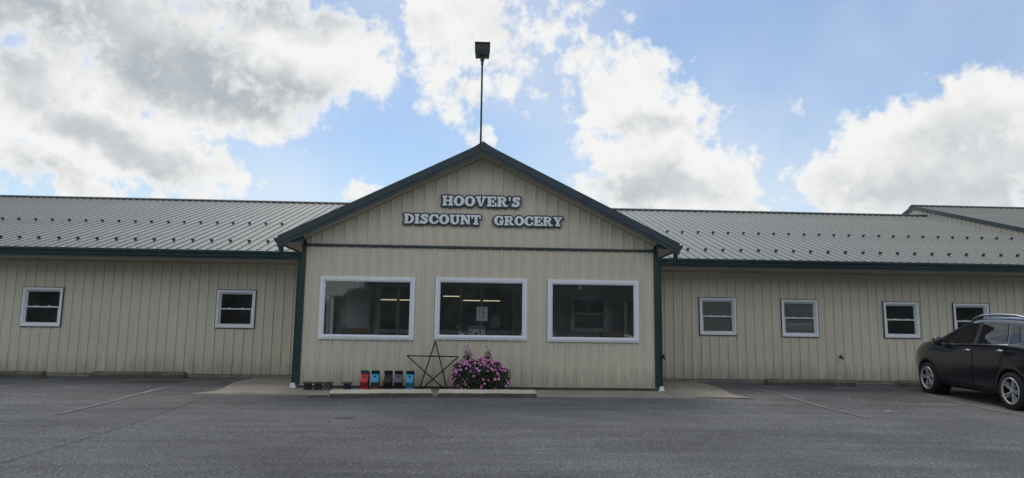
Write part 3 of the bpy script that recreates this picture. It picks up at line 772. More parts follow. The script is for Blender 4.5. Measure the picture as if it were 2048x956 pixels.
# ------------------------------------------------------------------ inside, as far as the panes show it
def interior():
    part = lambda n, mb, m: obj(n, mb.me(n, m), store)
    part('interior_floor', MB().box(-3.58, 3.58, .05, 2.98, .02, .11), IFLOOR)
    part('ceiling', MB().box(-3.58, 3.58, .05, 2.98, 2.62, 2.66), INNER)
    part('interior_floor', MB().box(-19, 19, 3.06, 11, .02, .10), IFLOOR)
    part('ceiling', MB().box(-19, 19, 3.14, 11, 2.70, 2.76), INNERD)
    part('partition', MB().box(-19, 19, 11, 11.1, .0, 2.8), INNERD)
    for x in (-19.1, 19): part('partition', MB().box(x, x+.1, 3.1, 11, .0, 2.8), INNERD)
    # wall between entry and shop, with a glazed opening and a sash window
    ops = [(-2.52, .84, .2, 2.30), (2.27, 3.12, 1.30, 2.12)]
    bw = sheet('partition', -3.6, 3.6, .1, lambda x: 2.7, ops, WING, INNER, store, .04)
    for x in (-2.50, -2.03, -.49, .03, .82):
        obj('mullion', MB().box(x-.035, x+.035, 3.0, 3.07, .2, 2.30).me('mullion', IFRAME), bw)
    for (a, b) in ((-2.465, -2.065), (-1.995, -.525), (-.455, -.005), (.065, .785)):
        obj('rail', MB().box(a, b, 3.005, 3.065, 1.18, 1.27).me('rail', IFRAME), bw)
        obj('rail', MB().box(a, b, 3.005, 3.065, .2, .34).me('rail', IFRAME), bw)
    hung_window((2.23, 3.16, 1.26, 2.16), 3.0, parent=store, frame=material('inner_window_frame', (.78, .82, .85), .5), dark=False)
    obj('notice_board', MB().box(-3.26, -2.70, 2.95, 2.99, 1.28, 2.36).me('notice_board', BOARD), bw)
    # fluorescent tubes over the aisles
    for (x0, x1, y, z) in ((-3.17, -1.95, 8, 2.22), (-1.2, -.64, 8, 2.36), (-.56, .66, 8, 2.235), (-4.6, -3.4, 8, 2.22)):
        t = obj('tube_lamp', MB().box(x0, x1, y, y+.12, z+.03, z+.10).me('tube_lamp', INNERD), store)
        obj('tube', MB().tube([(x0+.02, y+.05, z), (x1-.02, y+.05, z)], .013, 8).me('tube', TUBE), t)
    # shelf units standing in the dark shop
    rnd = random.Random(2)
interior()

def spigots():
    for (x, y, z) in ((9.084, 3.03, .72), (3.765, .03, .76)):
        mb = MB().tube([(x, y, z), (x, y-.07, z), (x, y-.10, z-.02), (x, y-.11, z-.055)], [.018, .018, .020, .016], 8)
        mb.tube([(x, y-.06, z+.015), (x, y-.06, z+.05)], .008, 6); mb.box(x-.035, x+.035, y-.068, y-.052, z+.05, z+.062); mb.box(x-.03, x+.03, y-.012, y+.005, z-.03, z+.03)
        obj('spigot', mb.me('spigot', BLACK), store)
spigots()

# ------------------------------------------------------------------ the taller building at the end of the row
def shed():
    t = thing('metal_barn', 'taller cream metal building with green rake rising behind right end of store roof', 'building')
    XG = 16.77; PY, PZ = 11.52, 6.30
    top = lambda y: PZ-.3134*abs(y-PY)
    side = lambda x, o, z: (XG-o, x, z)
    w = sheet('wall', 2.6, 20.4, 0, lambda y: top(y)-.10, [], side, INNERD, t, -.03)
    xs = 0
    siding(w, 2.6, 20.4, 2.2, lambda y: top(y)-.08, side, (), .05)
    roof = obj('roof', mesh('roof', [(XG-.06, 2.0, top(2.0)-.03), (40, 2.0, top(2.0)-.03), (40, PY, PZ-.03), (XG-.06, PY, PZ-.03), (40, 21, top(21)), (XG-.06, 21, top(21))], [(0, 1, 2, 3), (3, 2, 4, 5)], ROOFM), t)
    n = Vector((0, -.3134, 1)).normalized(); pts = [(p, h*1.25) for p, h in PROF]; K = len(pts)
    vs = [Vector((p, y, top(y)))+n*h for y in (2.0, PY) for p, h in pts]
    pm = mesh('roof_panel', vs, [(i, i+1, K+i+1, K+i) for i in range(K-1)], ROOFM)
    for k in range(46): obj('roof_panel', pm, roof, (XG-.03+k*RIB, 0, 0))
    for s in (-1, 1):
        y1 = 2.0 if s < 0 else 21.0
        sec = [(-.09, .03), (-.09, -.12), (-.06, -.12), (-.06, .03)]
        vs = []
        for y in (PY, y1): vs += [(XG+a, y, top(y)+b) for a, b in sec]
        obj('rake_trim', recalc(mesh('rake_trim', vs, [(0, 1, 5, 4), (1, 2, 6, 5), (2, 3, 7, 6), (3, 0, 4, 7), (4, 5, 6, 7), (3, 2, 1, 0)], GREEN)), roof)
        so = [(XG-.30, top(PY)-.10), (XG, top(PY)-.10)]
        obj('soffit', mesh('soffit', [(XG-.07, PY, PZ-.10), (XG+.01, PY, PZ-.10), (XG+.01, y1, top(y1)-.10), (XG-.07, y1, top(y1)-.10)], [(0, 1, 2, 3)], SOFFIT), roof)
    cap = [(PY-.2, PZ-.04), (PY-.2, PZ+.0), (PY, PZ+.07), (PY+.2, PZ), (PY+.2, PZ-.04)]
    obj('ridge_cap', recalc(MB().prism(cap, 'x', XG-.095, 40).me('ridge_cap', DARKCAP)), roof)
    # walls of the rest of it
    obj('wall', MB().box(XG+.05, 40, 2.7, 2.8, 0, 3.4).me('wall', CREAM), t)
shed()

# ------------------------------------------------------------------ lettering from filled outlines
def contour(mask, lvl=.5):
    """marching squares on a float grid -> closed loops in grid units (x, y)"""
    H, W = mask.shape; seg = {}
    def it(a, b): return (lvl-a)/(b-a)
    ys, xs = np.nonzero((np.maximum.reduce([mask[:-1, :-1], mask[1:, :-1], mask[:-1, 1:], mask[1:, 1:]]) >= lvl) & (np.minimum.reduce([mask[:-1, :-1], mask[1:, :-1], mask[:-1, 1:], mask[1:, 1:]]) < lvl))
    nxt = {}
    pos = {}
    def E(y, x, side):
        if side == 0: k = ('h', y, x)
        elif side == 1: k = ('v', y, x+1)
        elif side == 2: k = ('h', y+1, x)
        else: k = ('v', y, x)
        if k not in pos:
            if k[0] == 'h': pos[k] = (k[2]+it(mask[k[1], k[2]], mask[k[1], k[2]+1]), k[1])
            else: pos[k] = (k[2], k[1]+it(mask[k[1], k[2]], mask[k[1]+1, k[2]]))
        return k
    T = {1: [(3, 0)], 2: [(0, 1)], 3: [(3, 1)], 4: [(1, 2)], 5: [(3, 2), (1, 0)], 6: [(0, 2)], 7: [(3, 2)], 8: [(2, 3)], 9: [(2, 0)], 10: [(0, 3), (2, 1)], 11: [(2, 1)], 12: [(1, 3)], 13: [(1, 0)], 14: [(0, 3)]}
    for y, x in zip(ys.tolist(), xs.tolist()):
        c = (mask[y, x] >= lvl)*1+(mask[y, x+1] >= lvl)*2+(mask[y+1, x+1] >= lvl)*4+(mask[y+1, x] >= lvl)*8
        for a, b in T.get(int(c), []): nxt[E(y, x, a)] = E(y, x, b)
    loops = []
    while nxt:
        k, v = nxt.popitem(); lp = [k]
        while v in nxt:
            lp.append(v); v = nxt.pop(v)
        loops.append([pos[q] for q in lp])
    return loops
def blur(m, s):
    r = int(3*s)+1; k = np.exp(-np.arange(-r, r+1)**2/(2*s*s)); k /= k.sum()
    m = np.apply_along_axis(lambda q: np.convolve(q, k, 'same'), 0, m.astype(float))
    return np.apply_along_axis(lambda q: np.convolve(q, k, 'same'), 1, m)
def simplify(lp, eps=.12):
    pts = np.array(lp); keep = [0]; n = len(pts)
    def dp(a, b, out):
        if b <= a+1: return
        p, q = pts[a], pts[b]; d = q-p; L_ = np.hypot(*d)
        seg = pts[a+1:b]-p
        dist = np.abs(d[0]*seg[:, 1]-d[1]*seg[:, 0])/L_ if L_ > 1e-6 else np.hypot(seg[:, 0], seg[:, 1])
        i = int(dist.argmax())
        if dist[i] > eps: dp(a, a+1+i, out); out.append(a+1+i); dp(a+1+i, b, out)
    h = n//2; out = [0]; dp(0, h, out); out.append(h); dp(h, n-1, out); out.append(n-1)
    return pts[out]
G = 56                                       # grid cells per cap height
class Glyph:
    def __init__(s, w, m=.22):
        s.w = w; s.m = m; n = int((w+2*m)*G); h = int((1+2*m)*G)
        s.X, s.Y = np.meshgrid(np.arange(n)/G-m, np.arange(h)/G-m); s.M = np.zeros((h, n), bool)
    def r(s, x0, x1, y0, y1, v=True): s.M[(s.X >= x0) & (s.X <= x1) & (s.Y >= y0) & (s.Y <= y1)] = v; return s
    def e(s, cx, cy, rx, ry, v=True, clip=None):
        q = ((s.X-cx)/rx)**2+((s.Y-cy)/ry)**2 <= 1
        if clip: q &= clip(s.X, s.Y)
        s.M[q] = v; return s
    def st(s, pts, w, w2=None):
        for i, (a, b) in enumerate(zip(pts[:-1], pts[1:])):
            dx, dy = b[0]-a[0], b[1]-a[1]; t = np.clip(((s.X-a[0])*dx+(s.Y-a[1])*dy)/(dx*dx+dy*dy+1e-9), 0, 1)
            s.M[np.hypot(s.X-a[0]-t*dx, s.Y-a[1]-t*dy) <= w/2] = True
        return s
    def poly(s, P, v=True):
        q = np.ones_like(s.M)
        for (a, b) in zip(P, P[1:]+P[:1]): q &= ((b[0]-a[0])*(s.Y-a[1])-(b[1]-a[1])*(s.X-a[0])) >= 0
        s.M[q] = v; return s
def slab(ch):
    if ch == 'H': return Glyph(1.02).r(.09, .36, 0, 1).r(.66, .93, 0, 1).r(0, .45, 0, .15).r(.57, 1.02, 0, .15).r(0, .45, .85, 1).r(.57, 1.02, .85, 1).r(.3, .7, .43, .58)
    if ch == 'O': return Glyph(.98).e(.49, .5, .49, .52).e(.49, .5, .20, .35, False)
    if ch == 'V': return Glyph(1.02).poly([(.07, .95), (.40, -.02), (.56, -.02), (.40, .95)]).poly([(.50, .0), (.58, -.02), (.94, .95), (.72, .95)]).r(0, .50, .85, 1).r(.62, 1.02, .85, 1)
    if ch == 'E': return Glyph(.90).r(.09, .37, 0, 1).r(0, .86, .86, 1).r(0, .88, 0, .14).r(.3, .62, .44, .57).r(.54, .66, .33, .68).r(.73, .86, .64, 1).r(.76, .90, 0, .37)
    if ch == 'R': return Glyph(1.02).r(.09, .37, 0, 1).r(0, .45, 0, .15).r(0, .55, .86, 1).e(.52, .73, .36, .27).e(.48, .73, .14, .14, False).r(.09, .37, 0, 1).poly([(.42, .50), (.66, .0), (.94, .0), (.64, .52)]).r(.64, 1.02, 0, .14)
    if ch == "'": return Glyph(.26).poly([(.03, 1), (.08, .60), (.18, .60), (.23, 1)])
    if ch == 'S': return Glyph(.84).st([(.70, .78), (.58, .88), (.42, .90), (.26, .84), (.20, .73), (.26, .62), (.42, .55), (.58, .48), (.66, .36), (.62, .20), (.46, .10), (.30, .12), (.16, .24)], .235).r(.66, .79, .66, 1.0).r(.03, .15, 0, .34)
    if ch == 'D': return Glyph(.98).e(.44, .5, .54, .5).r(-.2, .2, -.2, 1.2, False).r(.09, .5, 0, 1).e(.42, .5, .28, .35, False).r(.09, .37, 0, 1).r(0, .45, 0, .15).r(0, .45, .85, 1)
    if ch == 'I': return Glyph(.46).r(.09, .37, 0, 1).r(0, .46, 0, .15).r(0, .46, .85, 1)
    if ch == 'C': return Glyph(.94).e(.49, .5, .49, .52).e(.53, .5, .22, .36, False).r(.66, 1.2, .36, .62, False).r(.76, .90, .60, 1.0)
    if ch == 'G': return Glyph(1.02).e(.49, .5, .49, .52).e(.53, .5, .22, .36, False).r(.66, 1.2, .34, .62, False).r(.76, .90, .60, 1.0).r(.55, 1.02, .36, .49).r(.66, .93, .02, .45)
    if ch == 'U': return Glyph(1.00).e(.50, .34, .41, .36).r(.09, .91, .34, .6).e(.54, .36, .15, .20, False).r(.37, .70, .36, 1.0, False).r(.09, .37, .34, 1).r(.70, .90, .34, 1).r(0, .46, .85, 1).r(.58, 1.0, .85, 1)
    if ch == 'N': return Glyph(1.04).r(.10, .28, 0, 1).poly([(.06, 1), (.70, .0), (.90, .0), (.40, 1)]).r(.74, .92, 0, 1).r(0, .38, .86, 1).r(0, .40, 0, .14).r(.60, 1.04, .86, 1)
    if ch == 'T': return Glyph(.92).r(.32, .60, 0, 1).r(.20, .72, 0, .14).r(0, .92, .85, 1).r(0, .13, .60, 1).r(.79, .92, .60, 1)
    if ch == 'Y': return Glyph(1.00).poly([(.06, .96), (.38, .36), (.64, .36), (.40, .96)]).poly([(.46, .42), (.58, .42), (.92, .96), (.70, .96)]).r(.36, .63, 0, .46).r(.22, .78, 0, .14).r(0, .46, .86, 1).r(.60, 1.0, .86, 1)
def filled(name, loops, depth, mat, bev=0.):
    cu = bpy.data.curves.new(name, 'CURVE'); cu.dimensions = '2D'; cu.fill_mode = 'BOTH'; cu.extrude = depth/2; cu.bevel_depth = bev; cu.bevel_resolution = 0
    for lp in loops:
        sp = cu.splines.new('POLY'); sp.points.add(len(lp)-1); sp.use_cyclic_u = True
        for p, q in zip(sp.points, lp): p.co = (q[0], q[1], 0, 1)
    o = bpy.data.objects.new(name, cu); COL.objects.link(o)
    dg = bpy.context.evaluated_depsgraph_get(); dg.update()
    me = bpy.data.meshes.new_from_object(o.evaluated_get(dg)); bpy.data.objects.remove(o); bpy.data.curves.remove(cu)
    me.name = name; me.materials.clear(); me.materials.append(mat); return me
SIGNG = material('sign_green', (.030, .055, .062), .55)
SIGNW = material('sign_white', (.87, .91, .96), .5, noise=[(6, .03, (1, 1, 1))])
def word_sign(text, x0, x1, z0, cap, label, pad=.17, gap=.055):
    gl = [slab(c) for c in text]; tot = sum(g.w for g in gl)+gap*(len(gl)-1)
    sx = (x1-x0)/tot; sz = cap
    m = .5; W = int((tot+2*m)*G); H = int((1+2*m)*G); full = np.zeros((H, W), bool)
    root = thing('word_sign', label, 'sign', (x0, -.045, z0), 0, 'letter boards on the gable')
    cur = 0.
    for g in gl:
        lps = [simplify(l) for l in contour(blur(g.M, 1.1), .36) if len(l) > 8]
        lps = [[((p[0]/G-g.m+cur)*sx, (p[1]/G-g.m)*sz) for p in l] for l in lps]
        o = obj('letter', filled('letter', lps, .012, SIGNW, .001), root, (0, -.0155, 0), (R(90), 0, 0))
        ox = int((cur-g.m+m)*G); oy = int((m-g.m)*G); h, w = g.M.shape
        full[oy:oy+h, ox:ox+w] |= g.M; cur += g.w+gap
    rad = int(pad*G); dil = np.zeros_like(full)
    for dy in range(-rad, rad+1):
        for dx in range(-rad, rad+1):
            if dx*dx+dy*dy <= rad*rad: dil |= np.roll(np.roll(full, dy, 0), dx, 1)
    lps = [simplify(l, .2) for l in contour(blur(dil, 2.0)) if len(l) > 12]
    big = max(lps, key=lambda l: np.ptp(l[:, 0])*np.ptp(l[:, 1]))
    lps = [big]
    lps = [[((p[0]/G-m)*sx, (p[1]/G-m)*sz) for p in l] for l in lps]
    obj('backing', filled('backing', lps, .016, SIGNG, .001), root, (0, 0, 0), (R(90), 0, 0))
word_sign("HOOVER'S", -.842, .783, 3.812, .208, 'uppermost word board, white slab letters on dark green backing, centred under the peak')
word_sign('DISCOUNT', -1.620, -.038, 3.424, .197, 'lower word board reading discount in white slab letters, toward the left roof slope')
word_sign('GROCERY', .240, 1.668, 3.424, .192, 'lower word board reading grocery in white slab letters, toward the right roof slope')

def window_papers():
    t = thing('hours_notice', 'white printed paper sheet taped inside the middle shop window', 'notice', (.025, .03, 1.587))
    obj('sheet', MB().box(-.113, .113, 0, .002, -.144, .144).me('sheet', PAPER), t)
    mb = MB()
    def bar(x0, x1, z): mb.box(x0, x1, -.0015, -.0005, z-.0045, z+.0045)
    bar(-.075, -.01, .108); bar(.005, .075, .108)
    for k in range(7):
        z = .078-k*.026; bar(-.07, -.035+.006*(k % 3), z); bar(-.008, .068-.012*(k % 2) if k < 6 else .05, z)
    obj('print', mb.me('print', INK), t, kind='stuff')
    t = thing('paper_note', 'grey paper notice hung deeper inside the middle shop window', 'notice', (.31, .3, 1.44))
    obj('sheet', MB().box(-.085, .085, 0, .002, -.112, .112).me('sheet', material('dull_paper', (.20, .22, .23), .8)), t)
    mb = MB()
    for k in range(9): mb.box(-.07, .07, -.0015, -.0005, .085-k*.021, .093-k*.021)
    obj('print', mb.me('print', material('grey_ink', (.08, .085, .09), .8)), t, kind='stuff')
    # OPEN board
    t = thing('open_sign', 'black and white OPEN board standing at the foot of middle shop window', 'sign', (-.085, .05, 1.145))
    obj('board', MB().box(-.172, .172, .006, .012, -.03, .190).me('board', material('sign_black', (.02, .022, .025), .5)), t)
    obj('border', recalc(ring(-.172, .172, -.03, .190, [(.003, .005), (.003, .002), (.012, .002), (.012, .005)]).me('border', PAPER)), t)
    def sans(c):
        if c == 'O': return Glyph(.62).e(.31, .70, .31, .31).e(.31, .30, .31, .31).r(0, .62, .3, .7).e(.31, .70, .11, .13, False).e(.31, .30, .11, .13, False).r(.2, .42, .3, .7, False)
        if c == 'P': return Glyph(.58).r(0, .21, 0, 1).e(.30, .70, .28, .30).r(0, .30, .40, 1).e(.29, .70, .08, .13, False).r(.21, .29, .57, .83, False)
        if c == 'E': return Glyph(.50).r(0, .21, 0, 1).r(0, .5, .82, 1).r(0, .46, .42, .59).r(0, .5, 0, .18)
        if c == 'N': return Glyph(.62).r(0, .19, 0, 1).r(.43, .62, 0, 1).poly([(0, 1), (.40, 0), (.62, 0), (.22, 1)])
    cur = -.148; cap = .128
    for c in 'OPEN':
        g = sans(c); lps = [simplify(l) for l in contour(blur(g.M, .8)) if len(l) > 8]
        lps = [[((p[0]/G-g.m)*cap*.98, (p[1]/G-g.m)*cap) for p in l] for l in lps]
        obj('letter', filled('letter', lps, .003, PAPER), t, (cur, .003, .012), (R(90), 0, 0)); cur += g.w*cap*.98+.010
    # a cut-out star hung at the head of the right window
    t = thing('star_ornament', 'small white star ornament hanging at top of right shop window', 'ornament', (2.05, .09, 2.17))
    P = [(math.sin(math.pi*k/5)*(.075 if k % 2 == 0 else .032), math.cos(math.pi*k/5)*(.075 if k % 2 == 0 else .032)) for k in range(10)]
    me = MB().prism(P, 'y', -.004, .004).me('body', PAPER); obj('body', me, t, (0, 0, 0), (0, .1, 0)); obj('hanger', MB().tube([(0, 0, .07), (0, 0, .3)], .002, 5).me('hanger', PAPER), t)
    # cartons behind the panes
    for (x, y, w, z, h, lab) in ((2.76, .45, .44, 1.05, .205, 'flat brown cardboard carton behind right shop window beside the inner doors'), (-2.58, .5, .64, 1.05, .205, 'long brown carton behind left shop window at sill height')):
        t = thing('carton', lab, 'box', (x, y, .11))
        obj('box', bevel(MB().box(-w/2, w/2, -.15, .15, z-.11, z+h-.11).me('box', CARD), .006), t)
        obj('flap', MB().box(-w/2+.01, w/2-.01, -.16, -.151, z+h-.20, z+h-.112).me('flap', material('carton_flap', (.24, .15, .095), .85)), t)
        # low bench that carries it
        b = thing('bench', 'dark low bench under %s' % ('the carton by the right window' if x > 0 else 'the long carton by the left window'), 'bench', (x, y, .11))
        obj('seat', MB().box(-w/2-.1, w/2+.1, -.2, .2, .88, .939).me('seat', INNERD), b)
        for sx in (-1, 1): obj('leg', MB().box(sx*w/2-.03, sx*w/2+.03, -.18, .18, 0, .879).me('leg', INNERD), b)
    t = thing('small_card', 'small white card with dark arch mark standing behind left shop window', 'card', (-3.02, 1.5, 1.27))
    obj('body', MB().box(-.057, .057, 0, .01, 0, .07).me('body', PAPER), t)
    a = MB()
    for k in range(7):
        q = math.pi*k/6; a.box(-.004+.022*math.cos(q), .004+.022*math.cos(q), -.003, -.001, .012+.024*math.sin(q), .022+.024*math.sin(q))
    obj('mark', a.me('mark', INK), t, kind='stuff')
    p = thing('pedestal', 'dark pedestal carrying the small white card', 'stand', (-3.02, 1.5, .11))
    obj('post', MB().box(-.05, .05, -.04, .06, 0, 1.13).me('post', INNERD), p); obj('top', MB().box(-.09, .09, -.06, .08, 1.131, 1.159).me('top', INNERD), p)
window_papers()

# ------------------------------------------------------------------ floodlight on its mast over the peak
def floodlight():
    t = thing('floodlight_mast', 'dark floodlight head on a tall thin pole above the gable peak', 'floodlight', (-.07, .3, 4.86))
    M_ = material('mast_paint', (.030, .042, .046), .5)
    obj('pole', MB().tube([(0, 0, 0), (0, 0, 2.27)], .021, 10).me('pole', M_, True), t)
    obj('collar', MB().tube([(0, 0, 2.16), (0, 0, 2.24), (0, 0, 2.27), (0, 0, 2.37)], [.028, .030, .045, .045], 10).me('collar', M_), t)
    hd = MB()
    # housing: deep box tapering downward, seen from behind, open sky slots under the lid
    hd.prism([(-.15, 2.37), (.15, 2.37), (.16, 2.52), (-.16, 2.52)], 'y', -.10, .16)
    obj('lamp_housing', bevel(hd.me('lamp_housing', M_), .008), t)
    y = MB()
    for x in (-.165, -.012, .145): y.box(x, x+.02, -.11, -.085, 2.40, 2.64)
    y.box(-.17, .17, -.115, .17, 2.632, 2.652)
    for x in (-.10, .06): y.box(x-.03, x+.07, -.09, -.075, 2.52, 2.63)
    obj('yoke', y.me('yoke', M_), t)
    obj('lens', MB().box(-.14, .14, .161, .168, 2.39, 2.51).me('lens', material('lamp_lens', (.35, .36, .36), .2)), t)
    f = MB()
    for k in range(5): f.box(-.13+k*.06, -.115+k*.06, -.125, -.1, 2.385, 2.50)
    obj('cooling_fins', f.me('cooling_fins', M_), t, kind='stuff')
    obj('foot', MB().box(-.03, .03, -.03, .03, 2.355, 2.369).me('foot', M_), t)
floodlight()

# ------------------------------------------------------------------ wheel stops
def wheel_stop(a, b, h, d, m, label, group, seed):
    a, b = Vector(a), Vector(b); L_ = (b-a).length; ang = math.atan2(b.y-a.y, b.x-a.x)
    sec = [(0, -.03), (0, h*.60), (.010, h*.66), (d*.28, h*.97), (d*.34, h), (d*.66, h), (d*.72, h*.97), (d-.010, h*.66), (d, h*.60), (d, -.03)]
    rnd = random.Random(seed); vs = []; n = 16; K = len(sec)
    for i in range(n+1):
        x = L_*i/n; e = 1
        for j, (y, z) in enumerate(sec):
            k = 1.; x2 = x
            if i in (0, n): x2 += (.05 if i == 0 else -.05)*max(0, z/h)
            vs.append((x2, y+rnd.uniform(-.004, .004), z*k+rnd.uniform(-.004, .004)*(z > 0)))
    fs = [(i*K+j, (i+1)*K+j, (i+1)*K+j+1, i*K+j+1) for i in range(n) for j in range(K-1)]
    fs += [tuple(range(K)), tuple(n*K+j for j in range(K))[::-1]]
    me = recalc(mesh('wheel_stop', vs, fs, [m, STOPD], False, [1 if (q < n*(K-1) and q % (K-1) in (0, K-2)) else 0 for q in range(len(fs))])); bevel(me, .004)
    return thing('wheel_stop', label, 'wheel stop', (a.x, a.y, ground_z((a.y+b.y)/2)), ang, group, me)
GRP = 'concrete wheel stops'
wheel_stop((-2.729, -1.413), (-.850, -1.07), .140, .27, STOPC, 'pale concrete wheel stop in front of the coloured birdhouses', GRP, 1)
wheel_stop((-.800, -1.135), (1.094, -1.07), .140, .27, STOPC, 'pale concrete wheel stop in front of the pink flowers', GRP, 2)
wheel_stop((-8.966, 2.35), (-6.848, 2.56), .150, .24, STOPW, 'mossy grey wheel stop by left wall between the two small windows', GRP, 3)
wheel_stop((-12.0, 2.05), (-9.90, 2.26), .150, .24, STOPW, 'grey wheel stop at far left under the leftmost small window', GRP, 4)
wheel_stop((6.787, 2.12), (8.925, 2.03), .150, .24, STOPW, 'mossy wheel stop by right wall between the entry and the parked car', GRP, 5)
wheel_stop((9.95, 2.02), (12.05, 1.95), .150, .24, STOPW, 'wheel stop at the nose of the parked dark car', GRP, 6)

# ------------------------------------------------------------------ birdhouses
def paint(name, c): return material('birdhouse_'+name, c, .55, noise=[(18, .10, (1, 1, 1))])
HOLE = material('hole_black', (.003, .003, .003), 1.)
def disc(x, y, z, r, ny, nz, n=14):
    # small disc facing (0, ny, nz)
    nv = Vector((0, ny, nz)).normalized(); a = Vector((1, 0, 0)); b = nv.cross(a)
    c = Vector((x, y, z))
    return [tuple(c)]+[tuple(c+a*r*math.cos(2*math.pi*k/n)+b*r*math.sin(2*math.pi*k/n)) for k in range(n)], [(0, k+1, (k+1) % n+1) for k in range(n)]
def slant_birdhouse(x, y, rz, body, roof, stand, side, label, lower=None):
    t = thing('birdhouse', label, 'birdhouse', (x, y, .048), rz, 'slanted birdhouses on stands')
    w = .071
    prof = [(-.20, .180), (-.03, .325), (.09, .335), (.10, .10), (-.075, .085)]
    obj('body', bevel(recalc(MB().prism(prof, 'x', -w+.012, w-.012).me('body', body)), .002), t)
    # front plank, a little proud, with the bore hole
    nv = Vector((0, -.145, .17)).normalized()
    d = Vector((0, .17, .145)).normalized()
    p0 = Vector((0, -.20, .180)); 
    v = []
    for o in (.0, .011):
        for s, tt in ((-w, 0), (w, 0), (w, .222), (-w, .222)):
            q = p0+d*tt+nv*o; v.append((s, q.y, q.z))
    fp = obj('front_panel', recalc(mesh('front_panel', v, [(0, 1, 2, 3), (4, 7, 6, 5), (0, 4, 5, 1), (1, 5, 6, 2), (2, 6, 7, 3), (3, 7, 4, 0)], body)), t)
    c = p0+d*.145+nv*.0125
    dv, df = disc(0, c.y, c.z, .022, nv.y, nv.z); obj('entry_hole', mesh('entry_hole', dv, df, HOLE), fp)
    for s in (-1, 1):
        obj('side_panel', recalc(MB().prism([(-.192, .180), (-.028, .322), (.09, .333), (.10, .10), (-.07, .086)], 'x', s*(w-.0115), s*w).me('side_panel', side)), t)
    rf = [(-.088, .402), (.115, .362), (.112, .326), (-.034, .329)]
    obj('roof', bevel(recalc(MB().prism(rf, 'x', -w-.006, w+.006).me('roof', roof)), .002), t)
    obj('back_plank', MB().box(-w, w, .101, .113, .0, .333).me('back_plank', side), t)
    obj('floor_panel', recalc(mesh('floor_panel', [(-w, -.205, .176), (w, -.205, .176), (w, -.08, .080), (-w, -.08, .080), (-w, -.198, .180), (w, -.198, .180), (w, -.073, .085), (-w, -.073, .085)],
        [(0, 1, 2, 3), (4, 7, 6, 5), (0, 4, 5, 1), (1, 5, 6, 2), (2, 6, 7, 3), (3, 7, 4, 0)], lower or body)), t)
    obj('stand', bevel(MB().box(-w, w, -.085, .09, 0, .079).me('stand', stand), .002), t)
RED = paint('red', (.52, .045, .05)); BLUE = paint('sky_blue', (.06, .34, .56)); NAVY = paint('navy', (.012, .018, .055)); BROWN = paint('dark_brown', (.032, .023, .024)); GREY = paint('grey', (.105, .115, .15))
TEAL = paint('teal', (.03, .13, .19)); ORANGE = paint('ochre', (.26, .12, .03)); CHAR = paint('charcoal', (.028, .028, .028))
slant_birdhouse(-2.235, -.36, .02, RED, TEAL, RED, CHAR, 'red slanted birdhouse with teal roof, leftmost of the slanted row')
slant_birdhouse(-2.035, -.36, .05, BLUE, NAVY, RED, ORANGE, 'sky blue slanted birdhouse on a red stand beside the red birdhouse', TEAL)
slant_birdhouse(-1.785, -.36, .0, BROWN, BROWN, BROWN, BROWN, 'dark brown slanted birdhouse in the middle of the slanted row')
slant_birdhouse(-1.585, -.36, .04, GREY, CHAR, CHAR, CHAR, 'grey slanted birdhouse between the brown and the blue birdhouse', CHAR)
slant_birdhouse(-1.36, -.36, .0, BLUE, NAVY, BLUE, NAVY, 'sky blue slanted birdhouse on a blue stand nearest the metal star')
def little_birdhouse(x, y, rz, body, roof, side, label):
    t = thing('small_birdhouse', label, 'birdhouse', (x, y, .046), rz, 'small dark birdhouses at the left corner')
    obj('body', bevel(MB().box(-.062, .062, -.07, .07, 0, .128).me('body', side), .002), t)
    f = obj('front_panel', bevel(MB().box(-.066, .066, -.082, -.071, 0, .126).me('front_panel', body), .002), t)
    dv, df = disc(-.006, -.0828, .085, .015, -1, 0); obj('entry_hole', mesh('entry_hole', dv, df, HOLE), f)
    obj('perch', MB().tube([(-.006, -.08, .055), (-.006, -.105, .055)], .004, 6).me('perch', body), f)
    rf = [(-.105, .132), (.08, .150), (.08, .164), (-.105, .146)]
    obj('roof', bevel(recalc(MB().prism(rf, 'x', -.088, .088).me('roof', roof)), .002), t)
little_birdhouse(-3.345, -.30, .05, CHAR, CHAR, CHAR, 'small charcoal birdhouse nearest the left downspout')
little_birdhouse(-3.150, -.30, .08, paint('maroon', (.040, .018, .018)), CHAR, CHAR, 'small maroon brown birdhouse second from the left downspout')
little_birdhouse(-2.955, -.30, -.12, paint('slate', (.085, .088, .092)), CHAR, CHAR, 'small slate grey fronted birdhouse turned askew beside the maroon one')
little_birdhouse(-2.585, -.30, .04, NAVY, CHAR, CHAR, 'small navy birdhouse standing alone left of the red birdhouse')

# ------------------------------------------------------------------ metal star
def star():
    t = thing('metal_star', 'large black metal rod star leaning on the front wall beside the flowers', 'star')
    pts = [(-.905, -.075, 1.022), (-.430, -.20, .722), (-.615, -.46, .050), (-1.185, -.46, .050), (-1.448, -.20, .728)]
    top, r, br, bl, l = [Vector(p) for p in pts]
    M_ = material('black_iron', (.010, .010, .011), .6)
    off = Vector((0, -.5, .2)).normalized()*.008
    for k, (a, b) in enumerate(((top, br), (top, bl), (l, r), (l, br), (r, bl))):
        o = off*(k % 3-1)
        obj('rod', MB().tube([a+o, b+o], .0125, 8).me('rod', M_, True), t)
star()

